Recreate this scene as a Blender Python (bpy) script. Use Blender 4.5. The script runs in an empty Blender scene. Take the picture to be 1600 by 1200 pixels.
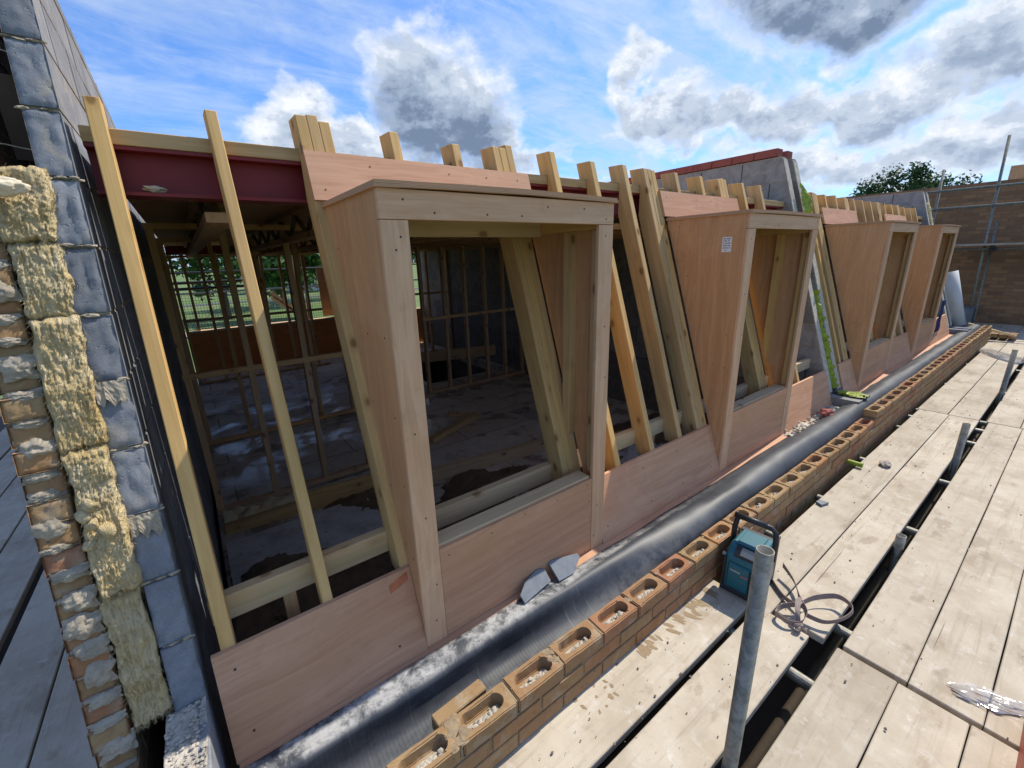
import bpy, bmesh, math, random
from mathutils import Vector, Matrix, noise as mnoise
random.seed(7)
R = math.radians
scene = bpy.context.scene
COL = scene.collection

# ------------------------------------------------------------------ camera
cam_d = bpy.data.cameras.new("camera"); cam = bpy.data.objects.new("camera", cam_d); COL.objects.link(cam)
cam_d.sensor_width = 36.0; cam_d.lens = 14.947; cam_d.clip_start = 0.02; cam_d.clip_end = 3000
cam.location = (0, 0, 0); cam.rotation_euler = (R(73.3208), R(1.7859), R(-36.9313))
scene.camera = cam

# ------------------------------------------------------------------ exposure, sun, sky
scene.view_settings.view_transform = 'Standard'; scene.view_settings.look = 'None'
scene.view_settings.exposure = 0.78; scene.view_settings.gamma = 1.0
SUN = Vector((0.75, 0.03, 1.0)).normalized()
sun_d = bpy.data.lights.new("sun", 'SUN'); sun_d.energy = 3.2; sun_d.angle = R(0.55); sun_d.color = (1.0, 0.93, 0.80)
sun = bpy.data.objects.new("sun", sun_d); COL.objects.link(sun)
sun.rotation_euler = SUN.to_track_quat('Z', 'Y').to_euler()
SKY_STRENGTH = 0.15
scene.cycles.diffuse_bounces = 6; scene.cycles.max_bounces = 12

class NT:
    """small helper round a node tree"""
    def __init__(self, tree): self.t = tree; self.n = tree.nodes; self.l = tree.links
    def node(self, typ, **kw):
        nd = self.n.new(typ)
        for k, v in kw.items(): setattr(nd, k, v)
        return nd
    def put(self, sock, val):
        if val is None: return
        if hasattr(val, 'is_output') or isinstance(val, bpy.types.NodeSocket): self.l.new(val, sock)
        else:
            try: sock.default_value = val
            except Exception:
                sock.default_value = (val[0], val[1], val[2], 1.0)
    def math(self, op, a, b=None, c=None, clamp=False):
        nd = self.node('ShaderNodeMath', operation=op, use_clamp=clamp)
        self.put(nd.inputs[0], a); self.put(nd.inputs[1], b); self.put(nd.inputs[2], c)
        return nd.outputs[0]
    def vmath(self, op, a, b=None, scale=None):
        nd = self.node('ShaderNodeVectorMath', operation=op)
        self.put(nd.inputs[0], a); self.put(nd.inputs[1], b)
        if scale is not None: self.put(nd.inputs['Scale'], scale)
        return nd.outputs['Value'] if op in ('LENGTH', 'DISTANCE', 'DOT_PRODUCT') else nd.outputs['Vector']
    def mix(self, f, a, b, blend='MIX'):
        nd = self.node('ShaderNodeMix', data_type='RGBA', blend_type=blend)
        self.put(nd.inputs[0], f)
        for s, v in ((nd.inputs[6], a), (nd.inputs[7], b)):
            if isinstance(v, tuple): v = (v[0], v[1], v[2], 1.0)
            self.put(s, v)
        return nd.outputs[2]
    def ramp(self, f, lo, hi, interp='SMOOTHSTEP'):
        nd = self.node('ShaderNodeMapRange', interpolation_type=interp)
        nd.clamp = True if interp == 'LINEAR' else nd.clamp
        self.put(nd.inputs[0], f); nd.inputs[1].default_value = lo; nd.inputs[2].default_value = hi
        return nd.outputs[0]
    def noise(self, vec, scale, detail=4, rough=0.55, dist=0.0):
        nd = self.node('ShaderNodeTexNoise'); self.put(nd.inputs['Vector'], vec)
        nd.inputs['Scale'].default_value = scale; nd.inputs['Detail'].default_value = detail
        nd.inputs['Roughness'].default_value = rough; nd.inputs['Distortion'].default_value = dist
        return nd.outputs['Fac']
    def noisec(self, vec, scale, detail=3):
        nd = self.node('ShaderNodeTexNoise'); self.put(nd.inputs['Vector'], vec)
        nd.inputs['Scale'].default_value = scale; nd.inputs['Detail'].default_value = detail
        return nd.outputs['Color']
    def mapping(self, vec, scale=(1, 1, 1), loc=(0, 0, 0), rot=(0, 0, 0)):
        nd = self.node('ShaderNodeMapping'); self.put(nd.inputs['Vector'], vec)
        nd.inputs['Scale'].default_value = scale; nd.inputs['Location'].default_value = loc; nd.inputs['Rotation'].default_value = rot
        return nd.outputs[0]

def build_world():
    w = bpy.data.worlds.new("World"); scene.world = w; w.use_nodes = True
    try: w.cycles.sampling_method = 'MANUAL'; w.cycles.sample_map_resolution = 512
    except Exception: pass
    t = NT(w.node_tree); t.n.clear()
    sky = t.node('ShaderNodeTexSky', sky_type='NISHITA'); sky.sun_disc = False
    sky.sun_elevation = math.asin(SUN.z); sky.sun_rotation = math.atan2(SUN.x, SUN.y)
    sky.altitude = 0; sky.air_density = 1.0; sky.dust_density = 0.6; sky.ozone_density = 1.6
    d = t.vmath('NORMALIZE', t.node('ShaderNodeTexCoord').outputs['Generated'])
    sep = t.node('ShaderNodeSeparateXYZ'); t.put(sep.inputs[0], d); dx, dy, dz = sep.outputs
    zz = t.math('ADD', t.math('MAXIMUM', dz, 0.02), 0.16)
    comb = t.node('ShaderNodeCombineXYZ')
    t.put(comb.inputs[0], t.math('DIVIDE', dx, zz)); t.put(comb.inputs[1], t.math('DIVIDE', dy, zz)); comb.inputs[2].default_value = 0.0
    P = comb.outputs[0]                       # flat cloud layer
    # high thin cirrus, drawn out in one direction
    c1 = t.noise(t.mapping(P, scale=(0.55, 1.5, 1), rot=(0, 0, R(52)), loc=(3.1, 1.7, 0)), 1.5, 10, 0.66, 1.3)
    c2 = t.noise(t.mapping(P, scale=(1.0, 3.2, 1), rot=(0, 0, R(38)), loc=(0.4, 7.7, 0)), 1.6, 8, 0.66, 0.5)
    cir = t.math('ADD', t.math('MULTIPLY', t.ramp(c1, 0.36, 0.70), 0.9), t.math('MULTIPLY', t.ramp(c2, 0.42, 0.74), 0.65), clamp=True)
    side = t.ramp(t.math('SUBTRACT', dx, t.math('MULTIPLY', dy, 0.35)), -0.45, 0.75)   # more veil towards the sun
    cir = t.math('MULTIPLY', cir, t.math('ADD', 0.62, t.math('MULTIPLY', side, 0.45)), clamp=True)
    clear = t.mix(1.0, sky.outputs[0], (0.33, 0.53, 0.82), 'MULTIPLY')
    col = t.mix(t.math('MULTIPLY', cir, 0.8), clear, (2.35, 2.9, 3.75))
    # cumulus: billows round chosen places in the sky
    warp = t.vmath('SCALE', t.vmath('SUBTRACT', t.noisec(d, 5.0, 8), (0.5, 0.5, 0.5)), scale=0.20)
    warp2 = t.vmath('SCALE', t.vmath('SUBTRACT', t.noisec(d, 22.0, 6), (0.5, 0.5, 0.5)), scale=0.065)
    q = t.vmath('ADD', d, t.vmath('ADD', warp, warp2))
    # (azimuth from +Y, elevation, horizontal radius, vertical radius, darkness)
    blobs = [(30.0, 16.6, 9.0, 6.0, 1.3), (25.0, 19.5, 5.0, 3.4, 0.35), (35.5, 14.0, 5.0, 2.6, 0.5), (12.5, 13.6, 4.6, 2.6, 0.5), (19.0, 11.0, 8.0, 2.4, 0.35), (36.0, 10.6, 6.0, 2.0, 0.2),
             (69.5, 22.5, 11.0, 4.6, 1.1), (51.5, 18.5, 2.8, 2.6, 0.3), (54.5, 14.8, 4.6, 2.2, 0.4), (63.0, 12.6, 9.0, 2.5, 0.55), (74.0, 13.4, 9.0, 2.9, 0.6),
             (84.0, 14.8, 8.0, 3.6, 0.6), (83.0, 8.6, 9.0, 2.2, 0.55), (72.0, 8.2, 11.0, 2.0, 0.4), (95.0, 20.0, 12.0, 5.0, 0.9), (-25, 14, 12, 4, 0.6), (140, 20, 14, 6, 0.7), (200, 22, 16, 7, 0.7), (260, 20, 14, 6, 0.7)]
    dens = None; dark = None
    for az, el, rh, rv, dk in blobs:
        c = Vector((math.sin(R(az)) * math.cos(R(el)), math.cos(R(az)) * math.cos(R(el)), math.sin(R(el))))
        v = t.vmath('MULTIPLY', t.vmath('SUBTRACT', q, tuple(c)), (1 / R(rh * 1.25), 1 / R(rh * 1.25), 1 / R(rv * 1.3)))
        m = t.math('MAXIMUM', t.math('SUBTRACT', 1.0, t.vmath('LENGTH', v)), 0.0)
        s = t.node('ShaderNodeSeparateXYZ'); t.put(s.inputs[0], v)
        low = t.ramp(s.outputs[2], 0.75, -0.45)                                     # underside of this cloud
        dd = t.math('MULTIPLY', t.math('MULTIPLY', t.ramp(m, 0.0, 0.55), low), dk)
        dens = m if dens is None else t.math('SMOOTH_MAX', dens, m, 0.12)
        dark = dd if dark is None else t.math('SMOOTH_MAX', dark, dd, 0.15)
    fb = t.noise(t.mapping(d, scale=(1, 1, 1.6)), 13.0, 10, 0.64, 0.2)
    fb2 = t.noise(t.mapping(d, scale=(1, 1, 1.5), loc=(4, 2, 1)), 9.0, 10, 0.62, 0.4)
    up = t.noise(t.mapping(t.vmath('ADD', d, (0.012, 0.0, 0.022)), scale=(1, 1, 1.6)), 13.0, 10, 0.64, 0.2)
    D = t.math('ADD', dens, t.math('MULTIPLY', t.math('SUBTRACT', fb, 0.5), 0.95))
    alpha = t.math('MULTIPLY', t.ramp(D, 0.0, 0.50), t.ramp(dens, 0.0, 0.22))
    relief = t.math('MULTIPLY', t.math('SUBTRACT', fb, up), 2.6)                    # billows lit from the sun's side
    body = t.math('ADD', t.math('MULTIPLY', dark, 1.30), t.math('ADD', t.math('MULTIPLY', t.math('SUBTRACT', fb2, 0.5), 1.7), t.math('MULTIPLY', relief, -1.0)))
    body = t.math('MULTIPLY', t.ramp(body, -0.35, 1.75, 'LINEAR'), t.ramp(D, -0.05, 0.55))
    cr = t.node('ShaderNodeValToRGB'); t.put(cr.inputs[0], body); e = cr.color_ramp.elements; cr.color_ramp.interpolation = 'EASE'
    e[0].position = 0.05; e[0].color = (3.75, 3.88, 4.05, 1); e[1].position = 0.95; e[1].color = (0.75, 1.02, 1.52, 1)
    for p_, c_ in ((0.18, (3.2, 3.45, 3.85, 1)), (0.36, (2.3, 2.65, 3.2, 1)), (0.66, (1.45, 1.8, 2.4, 1))):
        x_ = e.new(p_); x_.color = c_
    ccol = cr.outputs[0]
    # small scattered puffs low on the sunny side
    pf = t.noise(t.mapping(d, scale=(1, 1, 2.6), loc=(2, 5, 3)), 9.0, 10, 0.62, 0.5)
    pa = t.math('MULTIPLY', t.ramp(pf, 0.50, 0.62), t.math('MULTIPLY', t.ramp(dx, 0.45, 0.75), t.ramp(dz, 0.34, 0.20)))
    puff = t.mix(t.ramp(t.math('ADD', pf, t.math('MULTIPLY', relief, -0.12)), 0.56, 0.72), (3.7, 3.85, 4.05), (1.9, 2.25, 2.8))
    col = t.mix(t.math('MULTIPLY', pa, 0.5), col, puff)
    col = t.mix(alpha, col, ccol)
    # pale air close to the horizon
    hz = t.ramp(t.math('ABSOLUTE', dz), 0.16, 0.0)
    col = t.mix(t.math('MULTIPLY', hz, 0.45), col, (2.4, 2.95, 3.7))
    bg = t.node('ShaderNodeBackground'); t.put(bg.inputs[0], col); bg.inputs[1].default_value = SKY_STRENGTH
    out = t.node('ShaderNodeOutputWorld'); t.l.new(bg.outputs[0], out.inputs[0])
build_world()

# ------------------------------------------------------------------ materials
def new_mat(name):
    m = bpy.data.materials.new(name); m.use_nodes = True
    t = NT(m.node_tree); b = t.n['Principled BSDF']
    return m, t, b
def setb(t, b, col=None, rough=None, metal=None, bump=None, bstr=0.3, bdist=0.01, spec=None):
    if col is not None: t.put(b.inputs['Base Color'], (col[0], col[1], col[2], 1) if isinstance(col, tuple) else col)
    if rough is not None: t.put(b.inputs['Roughness'], rough)
    if metal is not None: t.put(b.inputs['Metallic'], metal)
    if spec is not None: t.put(b.inputs['Specular IOR Level'], spec)
    if bump is not None:
        bn = t.node('ShaderNodeBump'); bn.inputs['Strength'].default_value = bstr; bn.inputs['Distance'].default_value = bdist
        t.put(bn.inputs['Height'], bump); t.l.new(bn.outputs[0], b.inputs['Normal'])
def objvec(t, amount=37.0):
    """object coordinates, shifted by a random amount for every object"""
    tc = t.node('ShaderNodeTexCoord'); oi = t.node('ShaderNodeObjectInfo')
    cmb = t.node('ShaderNodeCombineXYZ'); r = t.math('MULTIPLY', oi.outputs['Random'], amount)
    t.put(cmb.inputs[0], r); t.put(cmb.inputs[1], t.math('MULTIPLY', r, 1.7)); t.put(cmb.inputs[2], t.math('MULTIPLY', r, 0.6))
    return t.vmath('ADD', tc.outputs['Object'], cmb.outputs[0]), oi.outputs['Random']

def mat_wood(name, base, dark, var=0.25, knots=True, rough=0.75, grain=1.0, grey=0.0):
    m, t, b = new_mat(name); v, rnd = objvec(t)
    g1 = t.noise(t.mapping(v, scale=(1.6, 34, 34)), 1.0, 5, 0.6, 0.6)
    g2 = t.noise(t.mapping(v, scale=(2.5, 120, 120)), 1.0, 3, 0.6)
    blo = t.noise(t.mapping(v, scale=(1.5, 5, 5)), 1.2, 4)
    f = t.math('ADD', t.math('MULTIPLY', t.ramp(g1, 0.34, 0.7), 0.65 * grain), t.math('MULTIPLY', g2, 0.25 * grain))
    col = t.mix(f, base, dark)
    col = t.mix(t.math('MULTIPLY', t.ramp(blo, 0.45, 0.75), 0.45), col, (dark[0] * 0.85, dark[1] * 0.88, dark[2] * 0.8))
    if knots:
        vo = t.node('ShaderNodeTexVoronoi'); t.put(vo.inputs['Vector'], t.mapping(v, scale=(8, 13, 13))); vo.inputs['Scale'].default_value = 1.0; vo.inputs['Randomness'].default_value = 1.0
        sp = t.node('ShaderNodeSeparateColor'); t.put(sp.inputs[0], vo.outputs['Color'])
        k = t.math('MULTIPLY', t.ramp(t.math('ADD', vo.outputs['Distance'], t.math('MULTIPLY', t.math('SUBTRACT', g2, 0.5), 0.06)), 0.24, 0.13), t.ramp(sp.outputs[0], 0.58, 0.64))
        halo = t.math('MULTIPLY', t.ramp(vo.outputs['Distance'], 0.46, 0.2), t.ramp(sp.outputs[0], 0.58, 0.64))
        col = t.mix(t.math('MULTIPLY', halo, 0.35), col, (dark[0] * 0.9, dark[1] * 0.8, dark[2] * 0.7))
        col = t.mix(t.math('MULTIPLY', k, 0.8), col, (dark[0] * 0.42, dark[1] * 0.34, dark[2] * 0.28))
    hsv = t.node('ShaderNodeHueSaturation'); t.put(hsv.inputs['Color'], col)
    t.put(hsv.inputs['Value'], t.math('ADD', 1 - var / 2, t.math('MULTIPLY', rnd, var)))
    t.put(hsv.inputs['Saturation'], t.math('ADD', 0.9 - grey, t.math('MULTIPLY', rnd, 0.15)))
    setb(t, b, hsv.outputs[0], rough, bump=t.math('ADD', g1, t.math('MULTIPLY', g2, 0.4)), bstr=0.25, bdist=0.004, spec=0.3)
    return m
def mat_ply(name, base, dark, axis=0, rough=0.6, var=0.12):
    m, t, b = new_mat(name); v, rnd = objvec(t)
    wob = t.noise(t.mapping(v, scale=(1.2, 3, 3)), 1.4, 3)
    vv = t.vmath('ADD', v, t.vmath('SCALE', t.noisec(v, 1.3, 2), scale=0.12))
    g = t.noise(t.mapping(vv, scale=(1.1, 22, 22)), 1.0, 6, 0.62, 1.4)
    fine = t.noise(t.mapping(v, scale=(5, 190, 190)), 1.0, 3, 0.7)
    f = t.math('ADD', t.math('MULTIPLY', t.ramp(g, 0.3, 0.72), 0.7), t.math('MULTIPLY', t.ramp(fine, 0.3, 0.8), 0.35))
    col = t.mix(f, base, dark)
    col = t.mix(t.math('MULTIPLY', t.ramp(wob, 0.42, 0.72), 0.5), col, (base[0] * 0.86, base[1] * 0.74, base[2] * 0.66))
    blot = t.ramp(t.noise(v, 2.2, 7, 0.7, 0.8), 0.52, 0.60); col = t.mix(t.math('MULTIPLY', blot, 0.22), col, (base[0] * 1.08, base[1] * 1.12, base[2] * 1.2))
    stain = t.ramp(t.noise(v, 5.5, 8, 0.7), 0.57, 0.74)
    col = t.mix(t.math('MULTIPLY', stain, 0.35), col, (dark[0] * 0.7, dark[1] * 0.7, dark[2] * 0.7))
    hsv = t.node('ShaderNodeHueSaturation'); t.put(hsv.inputs['Color'], col)
    t.put(hsv.inputs['Value'], t.math('ADD', 1 - var / 2, t.math('MULTIPLY', rnd, var)))
    setb(t, b, hsv.outputs[0], rough, bump=fine, bstr=0.12, bdist=0.002, spec=0.35)
    return m
def mat_edge():
    m, t, b = new_mat("ply_edge"); v, rnd = objvec(t, 0.0)
    wv = t.node('ShaderNodeTexWave', wave_type='BANDS', bands_direction='Z'); t.put(wv.inputs['Vector'], v); wv.inputs['Scale'].default_value = 75; wv.inputs['Distortion'].default_value = 1.2; wv.inputs['Detail'].default_value = 2
    n = t.noise(v, 14, 5)
    col = t.mix(wv.outputs['Fac'], (0.62, 0.37, 0.21), (0.32, 0.18, 0.10)); col = t.mix(t.math('MULTIPLY', n, 0.5), col, (0.50, 0.31, 0.18))
    setb(t, b, col, 0.8); return m
def mat_board():
    m, t, b = new_mat("weathered_board"); v, rnd = objvec(t)
    g1 = t.noise(t.mapping(v, scale=(1.3, 26, 26)), 1.0, 6, 0.65, 0.9)
    g2 = t.noise(t.mapping(v, scale=(2.2, 150, 150)), 1.0, 3, 0.7, 0.3)
    big = t.noise(v, 2.6, 7, 0.66); spl = t.noise(v, 17, 7, 0.7); patch = t.noise(t.mapping(v, scale=(1, 1.8, 1)), 4.3, 6, 0.62)
    col = t.mix(t.ramp(big, 0.32, 0.7), (0.485, 0.425, 0.335), (0.365, 0.305, 0.23))
    col = t.mix(t.math('MULTIPLY', t.ramp(g1, 0.50, 0.72), 0.5), col, (0.27, 0.22, 0.165))
    col = t.mix(t.math('MULTIPLY', t.ramp(spl, 0.52, 0.66), 0.42), col, (0.56, 0.52, 0.46))
    col = t.mix(t.math('MULTIPLY', t.ramp(patch, 0.57, 0.66), 0.55), col, (0.27, 0.21, 0.15))
    mort = t.ramp(t.noise(v, 11, 8, 0.75, 0.3), 0.60, 0.66); col = t.mix(t.math('MULTIPLY', mort, 0.45), col, (0.60, 0.56, 0.50))
    grime = t.ramp(t.noise(v, 34, 5, 0.7), 0.56, 0.70); col = t.mix(t.math('MULTIPLY', grime, 0.4), col, (0.26, 0.22, 0.18))
    spots = t.ramp(t.noise(v, 42, 3, 0.6), 0.70, 0.76)
    col = t.mix(t.math('MULTIPLY', spots, 0.7), col, (0.12, 0.10, 0.085))
    crack = t.ramp(t.noise(t.mapping(v, scale=(0.8, 46, 46)), 1.0, 4, 0.5, 0.4), 0.70, 0.74)
    col = t.mix(t.math('MULTIPLY', crack, 0.75), col, (0.12, 0.095, 0.075))
    hsv = t.node('ShaderNodeHueSaturation'); t.put(hsv.inputs['Color'], col); t.put(hsv.inputs['Value'], t.math('ADD', 0.9, t.math('MULTIPLY', rnd, 0.2)))
    h = t.math('SUBTRACT', t.math('ADD', t.math('MULTIPLY', g1, 0.6), t.math('MULTIPLY', g2, 0.4)), t.math('MULTIPLY', crack, 1.0))
    setb(t, b, hsv.outputs[0], 0.9, bump=h, bstr=0.4, bdist=0.006, spec=0.2); return m
def mat_block(name, base, dark, stain):
    m, t, b = new_mat(name); v, rnd = objvec(t, 5.0)
    isl = t.node('ShaderNodeNewGeometry').outputs['Random Per Island']
    sw = t.noise(t.mapping(v, scale=(5, 5, 4)), 1.5, 8, 0.66, 1.1); fine = t.noise(v, 130, 4, 0.7); big = t.noise(v, 7, 5, 0.6, 0.6)
    col = t.mix(t.ramp(sw, 0.3, 0.74), base, dark)
    col = t.mix(t.math('MULTIPLY', t.ramp(big, 0.56, 0.70), 0.5), col, stain)
    grit = t.ramp(t.noise(v, 210, 2, 0.5), 0.60, 0.70); col = t.mix(t.math('MULTIPLY', grit, 0.3), col, (0.42, 0.42, 0.42))
    col = t.mix(t.math('MULTIPLY', t.ramp(fine, 0.45, 0.8), 0.35), col, (dark[0] * 0.7, dark[1] * 0.7, dark[2] * 0.7))
    hsv = t.node('ShaderNodeHueSaturation'); t.put(hsv.inputs['Color'], col); t.put(hsv.inputs['Value'], t.math('ADD', 0.82, t.math('MULTIPLY', isl, 0.36)))
    pits = t.ramp(t.noise(v, 60, 2), 0.28, 0.36)
    setb(t, b, hsv.outputs[0], 0.9, bump=t.math('ADD', t.math('MULTIPLY', fine, 0.3), t.math('ADD', t.math('MULTIPLY', sw, 0.5), t.math('MULTIPLY', pits, 0.5))), bstr=0.5, bdist=0.006, spec=0.2); return m
def mat_mortar(name="mortar", c=(0.40, 0.345, 0.265)):
    m, t, b = new_mat(name); v, rnd = objvec(t, 9.0)
    n = t.noise(v, 22, 7, 0.65); f = t.noise(v, 160, 4, 0.7)
    col = t.mix(t.ramp(n, 0.35, 0.7), c, (c[0] * 0.68, c[1] * 0.68, c[2] * 0.68))
    setb(t, b, col, 0.95, bump=t.math('ADD', n, t.math('MULTIPLY', f, 0.5)), bstr=0.6, bdist=0.006, spec=0.15); return m
def mat_brick(name="stock_brick"):
    m, t, b = new_mat(name)
    tc = t.node('ShaderNodeTexCoord'); oi = t.node('ShaderNodeObjectInfo'); isl = t.node('ShaderNodeNewGeometry').outputs['Random Per Island']
    r = t.math('FRACT', t.math('ADD', t.math('MULTIPLY', isl, 3.7), t.math('MULTIPLY', oi.outputs['Random'], 5.3)))
    v = t.vmath('ADD', tc.outputs['Object'], t.vmath('SCALE', (3.1, 1.7, 5.3), scale=t.math('MULTIPLY', r, 9.0)))
    cr = t.node('ShaderNodeValToRGB'); t.put(cr.inputs[0], r)
    e = cr.color_ramp.elements; e[0].position = 0.0; e[0].color = (0.32, 0.175, 0.095, 1); e[1].position = 1.0; e[1].color = (0.285, 0.20, 0.105, 1)
    for p, c in ((0.22, (0.295, 0.19, 0.095, 1)), (0.45, (0.345, 0.235, 0.12, 1)), (0.62, (0.31, 0.135, 0.075, 1)), (0.80, (0.36, 0.20, 0.09, 1))):
        x = e.new(p); x.color = c
    n = t.noise(v, 16, 6, 0.65, 0.6); f = t.noise(v, 120, 4, 0.7); s = t.noise(v, 36, 3)
    col = t.mix(t.math('MULTIPLY', t.ramp(n, 0.42, 0.7), 0.6), cr.outputs[0], (0.24, 0.125, 0.06))
    col = t.mix(t.math('MULTIPLY', t.ramp(s, 0.66, 0.72), 0.8), col, (0.09, 0.055, 0.035))
    col = t.mix(t.math('MULTIPLY', t.ramp(t.noise(v, 9, 6, 0.7), 0.52, 0.66), 0.55), col, (0.38, 0.31, 0.225))
    setb(t, b, col, 0.9, bump=t.math('ADD', n, t.math('MULTIPLY', f, 0.5)), bstr=0.45, bdist=0.005, spec=0.2); return m
def mat_farbrick():
    m, t, b = new_mat("brown_brickwork"); tc = t.node('ShaderNodeTexCoord')
    mp = t.node('ShaderNodeSeparateXYZ'); t.put(mp.inputs[0], tc.outputs['Object']); cm = t.node('ShaderNodeCombineXYZ')
    t.put(cm.inputs[0], mp.outputs[1]); t.put(cm.inputs[1], mp.outputs[2])
    br = t.node('ShaderNodeTexBrick'); t.put(br.inputs['Vector'], cm.outputs[0])
    br.inputs['Scale'].default_value = 1.0; br.inputs['Brick Width'].default_value = 0.225; br.inputs['Row Height'].default_value = 0.075; br.inputs['Mortar Size'].default_value = 0.008; br.inputs['Mortar Smooth'].default_value = 0.2
    br.inputs['Color1'].default_value = (0.40, 0.205, 0.10, 1); br.inputs['Color2'].default_value = (0.235, 0.12, 0.066, 1); br.inputs['Mortar'].default_value = (0.20, 0.155, 0.11, 1)
    n = t.noise(tc.outputs['Object'], 1.6, 6, 0.65); n2 = t.noise(tc.outputs['Object'], 9, 4)
    col = t.mix(t.math('MULTIPLY', t.ramp(n, 0.4, 0.72), 0.5), br.outputs[0], (0.17, 0.10, 0.06)); col = t.mix(t.math('MULTIPLY', t.ramp(n2, 0.6, 0.75), 0.4), col, (0.40, 0.25, 0.13))
    setb(t, b, col, 0.9, bump=t.math('SUBTRACT', 1.0, br.outputs['Fac']), bstr=0.6, bdist=0.01, spec=0.2); return m
def mat_plain(name, c, rough=0.6, metal=0.0, nscale=20, nmix=0.35, bstr=0.15, spec=0.4):
    m, t, b = new_mat(name); v, rnd = objvec(t, 11.0); n = t.noise(v, nscale, 6, 0.65); n2 = t.noise(v, nscale * 7, 3)
    col = t.mix(t.math('MULTIPLY', t.ramp(n, 0.35, 0.72), nmix), c, (c[0] * 0.45, c[1] * 0.45, c[2] * 0.45))
    setb(t, b, col, t.math('ADD', rough - 0.08, t.math('MULTIPLY', n, 0.16)), metal, bump=t.math('ADD', n, t.math('MULTIPLY', n2, 0.4)), bstr=bstr, bdist=0.003, spec=spec); return m
def mat_galv():
    m, t, b = new_mat("galvanised_steel"); v, rnd = objvec(t, 11.0)
    n = t.noise(t.mapping(v, scale=(1, 1, 1)), 26, 6, 0.7); s = t.noise(t.mapping(v, scale=(60, 60, 4)), 1.0, 4)
    col = t.mix(t.ramp(n, 0.35, 0.7), (0.29, 0.28, 0.245), (0.15, 0.145, 0.12)); col = t.mix(t.math('MULTIPLY', t.ramp(s, 0.55, 0.75), 0.5), col, (0.15, 0.14, 0.11))
    setb(t, b, col, t.math('ADD', 0.5, t.math('MULTIPLY', n, 0.2)), 0.6, bump=n, bstr=0.12, bdist=0.002); return m
def mat_dpc():
    m, t, b = new_mat("black_membrane"); tc = t.node('ShaderNodeTexCoord'); v = tc.outputs['Object']
    s = t.node('ShaderNodeSeparateXYZ'); t.put(s.inputs[0], v)
    dusty = t.noise(v, 7, 8, 0.72, 0.5); dust2 = t.noise(v, 30, 6, 0.7); rib = t.math('SINE', t.math('MULTIPLY', s.outputs[0], 420.0))
    near = t.ramp(s.outputs[0], 2.6, 0.8)
    base = t.mix(t.ramp(t.noise(v, 3, 5, 0.6), 0.3, 0.7), (0.024, 0.028, 0.036), (0.046, 0.053, 0.065))
    d = t.math('MULTIPLY', t.ramp(t.math('ADD', t.math('MULTIPLY', dusty, 0.7), t.math('MULTIPLY', dust2, 0.3)), 0.40, 0.58), t.math('ADD', 0.10, t.math('MULTIPLY', near, 0.90)))
    inner = t.math('ADD', t.ramp(s.outputs[1], 1.170, 1.195), t.math('MULTIPLY', t.ramp(s.outputs[1], 1.125, 1.06), 0.22), clamp=True)     # splashes dried on the flat strip along the sole board
    d = t.math('MULTIPLY', d, t.math('ADD', 0.06, t.math('MULTIPLY', inner, 0.94)))
    col = t.mix(t.math('MULTIPLY', d, 0.85), base, (0.47, 0.46, 0.44))
    streak = t.ramp(t.noise(t.mapping(v, scale=(60, 3, 3)), 1.0, 4, 0.6), 0.62, 0.75)
    col = t.mix(t.math('MULTIPLY', streak, 0.25), col, (0.30, 0.31, 0.32))
    h = t.math('ADD', t.math('MULTIPLY', rib, 0.12), t.math('MULTIPLY', dusty, 0.6))
    setb(t, b, col, t.math('ADD', 0.50, t.math('MULTIPLY', d, 0.4)), bump=h, bstr=0.25, bdist=0.002, spec=0.5); return m
def mat_wool():
    m, t, b = new_mat("mineral_wool"); v, rnd = objvec(t, 9.0)
    f = t.noise(t.mapping(v, scale=(90, 30, 16)), 1.0, 6, 0.75, 1.0); n = t.noise(v, 14, 6, 0.65); n3 = t.noise(v, 60, 5, 0.75)
    col = t.mix(t.ramp(n, 0.35, 0.68), (0.84, 0.69, 0.42), (0.78, 0.58, 0.27)); col = t.mix(t.math('MULTIPLY', t.ramp(f, 0.42, 0.72), 0.6), col, (0.88, 0.78, 0.56))
    col = t.mix(t.math('MULTIPLY', t.ramp(n3, 0.55, 0.75), 0.35), col, (0.40, 0.27, 0.10))
    col = t.mix(t.math('MULTIPLY', t.ramp(t.noise(v, 5, 5, 0.6), 0.5, 0.7), 0.45), col, (0.60, 0.40, 0.15))
    setb(t, b, col, 1.0, bump=t.math('ADD', t.math('MULTIPLY', f, 1.4), n3), bstr=1.0, bdist=0.014, spec=0.05); return m
def mat_film():
    m, t, b = new_mat("clear_film"); t.n.remove(b)
    tr = t.node('ShaderNodeBsdfTransparent'); tr.inputs[0].default_value = (0.97, 0.97, 0.98, 1); gl = t.node('ShaderNodeBsdfGlossy'); gl.inputs['Roughness'].default_value = 0.12
    df = t.node('ShaderNodeBsdfDiffuse'); df.inputs[0].default_value = (0.75, 0.75, 0.78, 1)
    fr = t.node('ShaderNodeFresnel'); fr.inputs[0].default_value = 1.6
    m1 = t.node('ShaderNodeMixShader'); t.put(m1.inputs[0], t.math('ADD', fr.outputs[0], 0.08)); t.l.new(tr.outputs[0], m1.inputs[1]); t.l.new(gl.outputs[0], m1.inputs[2])
    m2 = t.node('ShaderNodeMixShader'); m2.inputs[0].default_value = 0.14; t.l.new(m1.outputs[0], m2.inputs[1]); t.l.new(df.outputs[0], m2.inputs[2])
    t.l.new(m2.outputs[0], t.n['Material Output'].inputs[0]); return m
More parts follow.
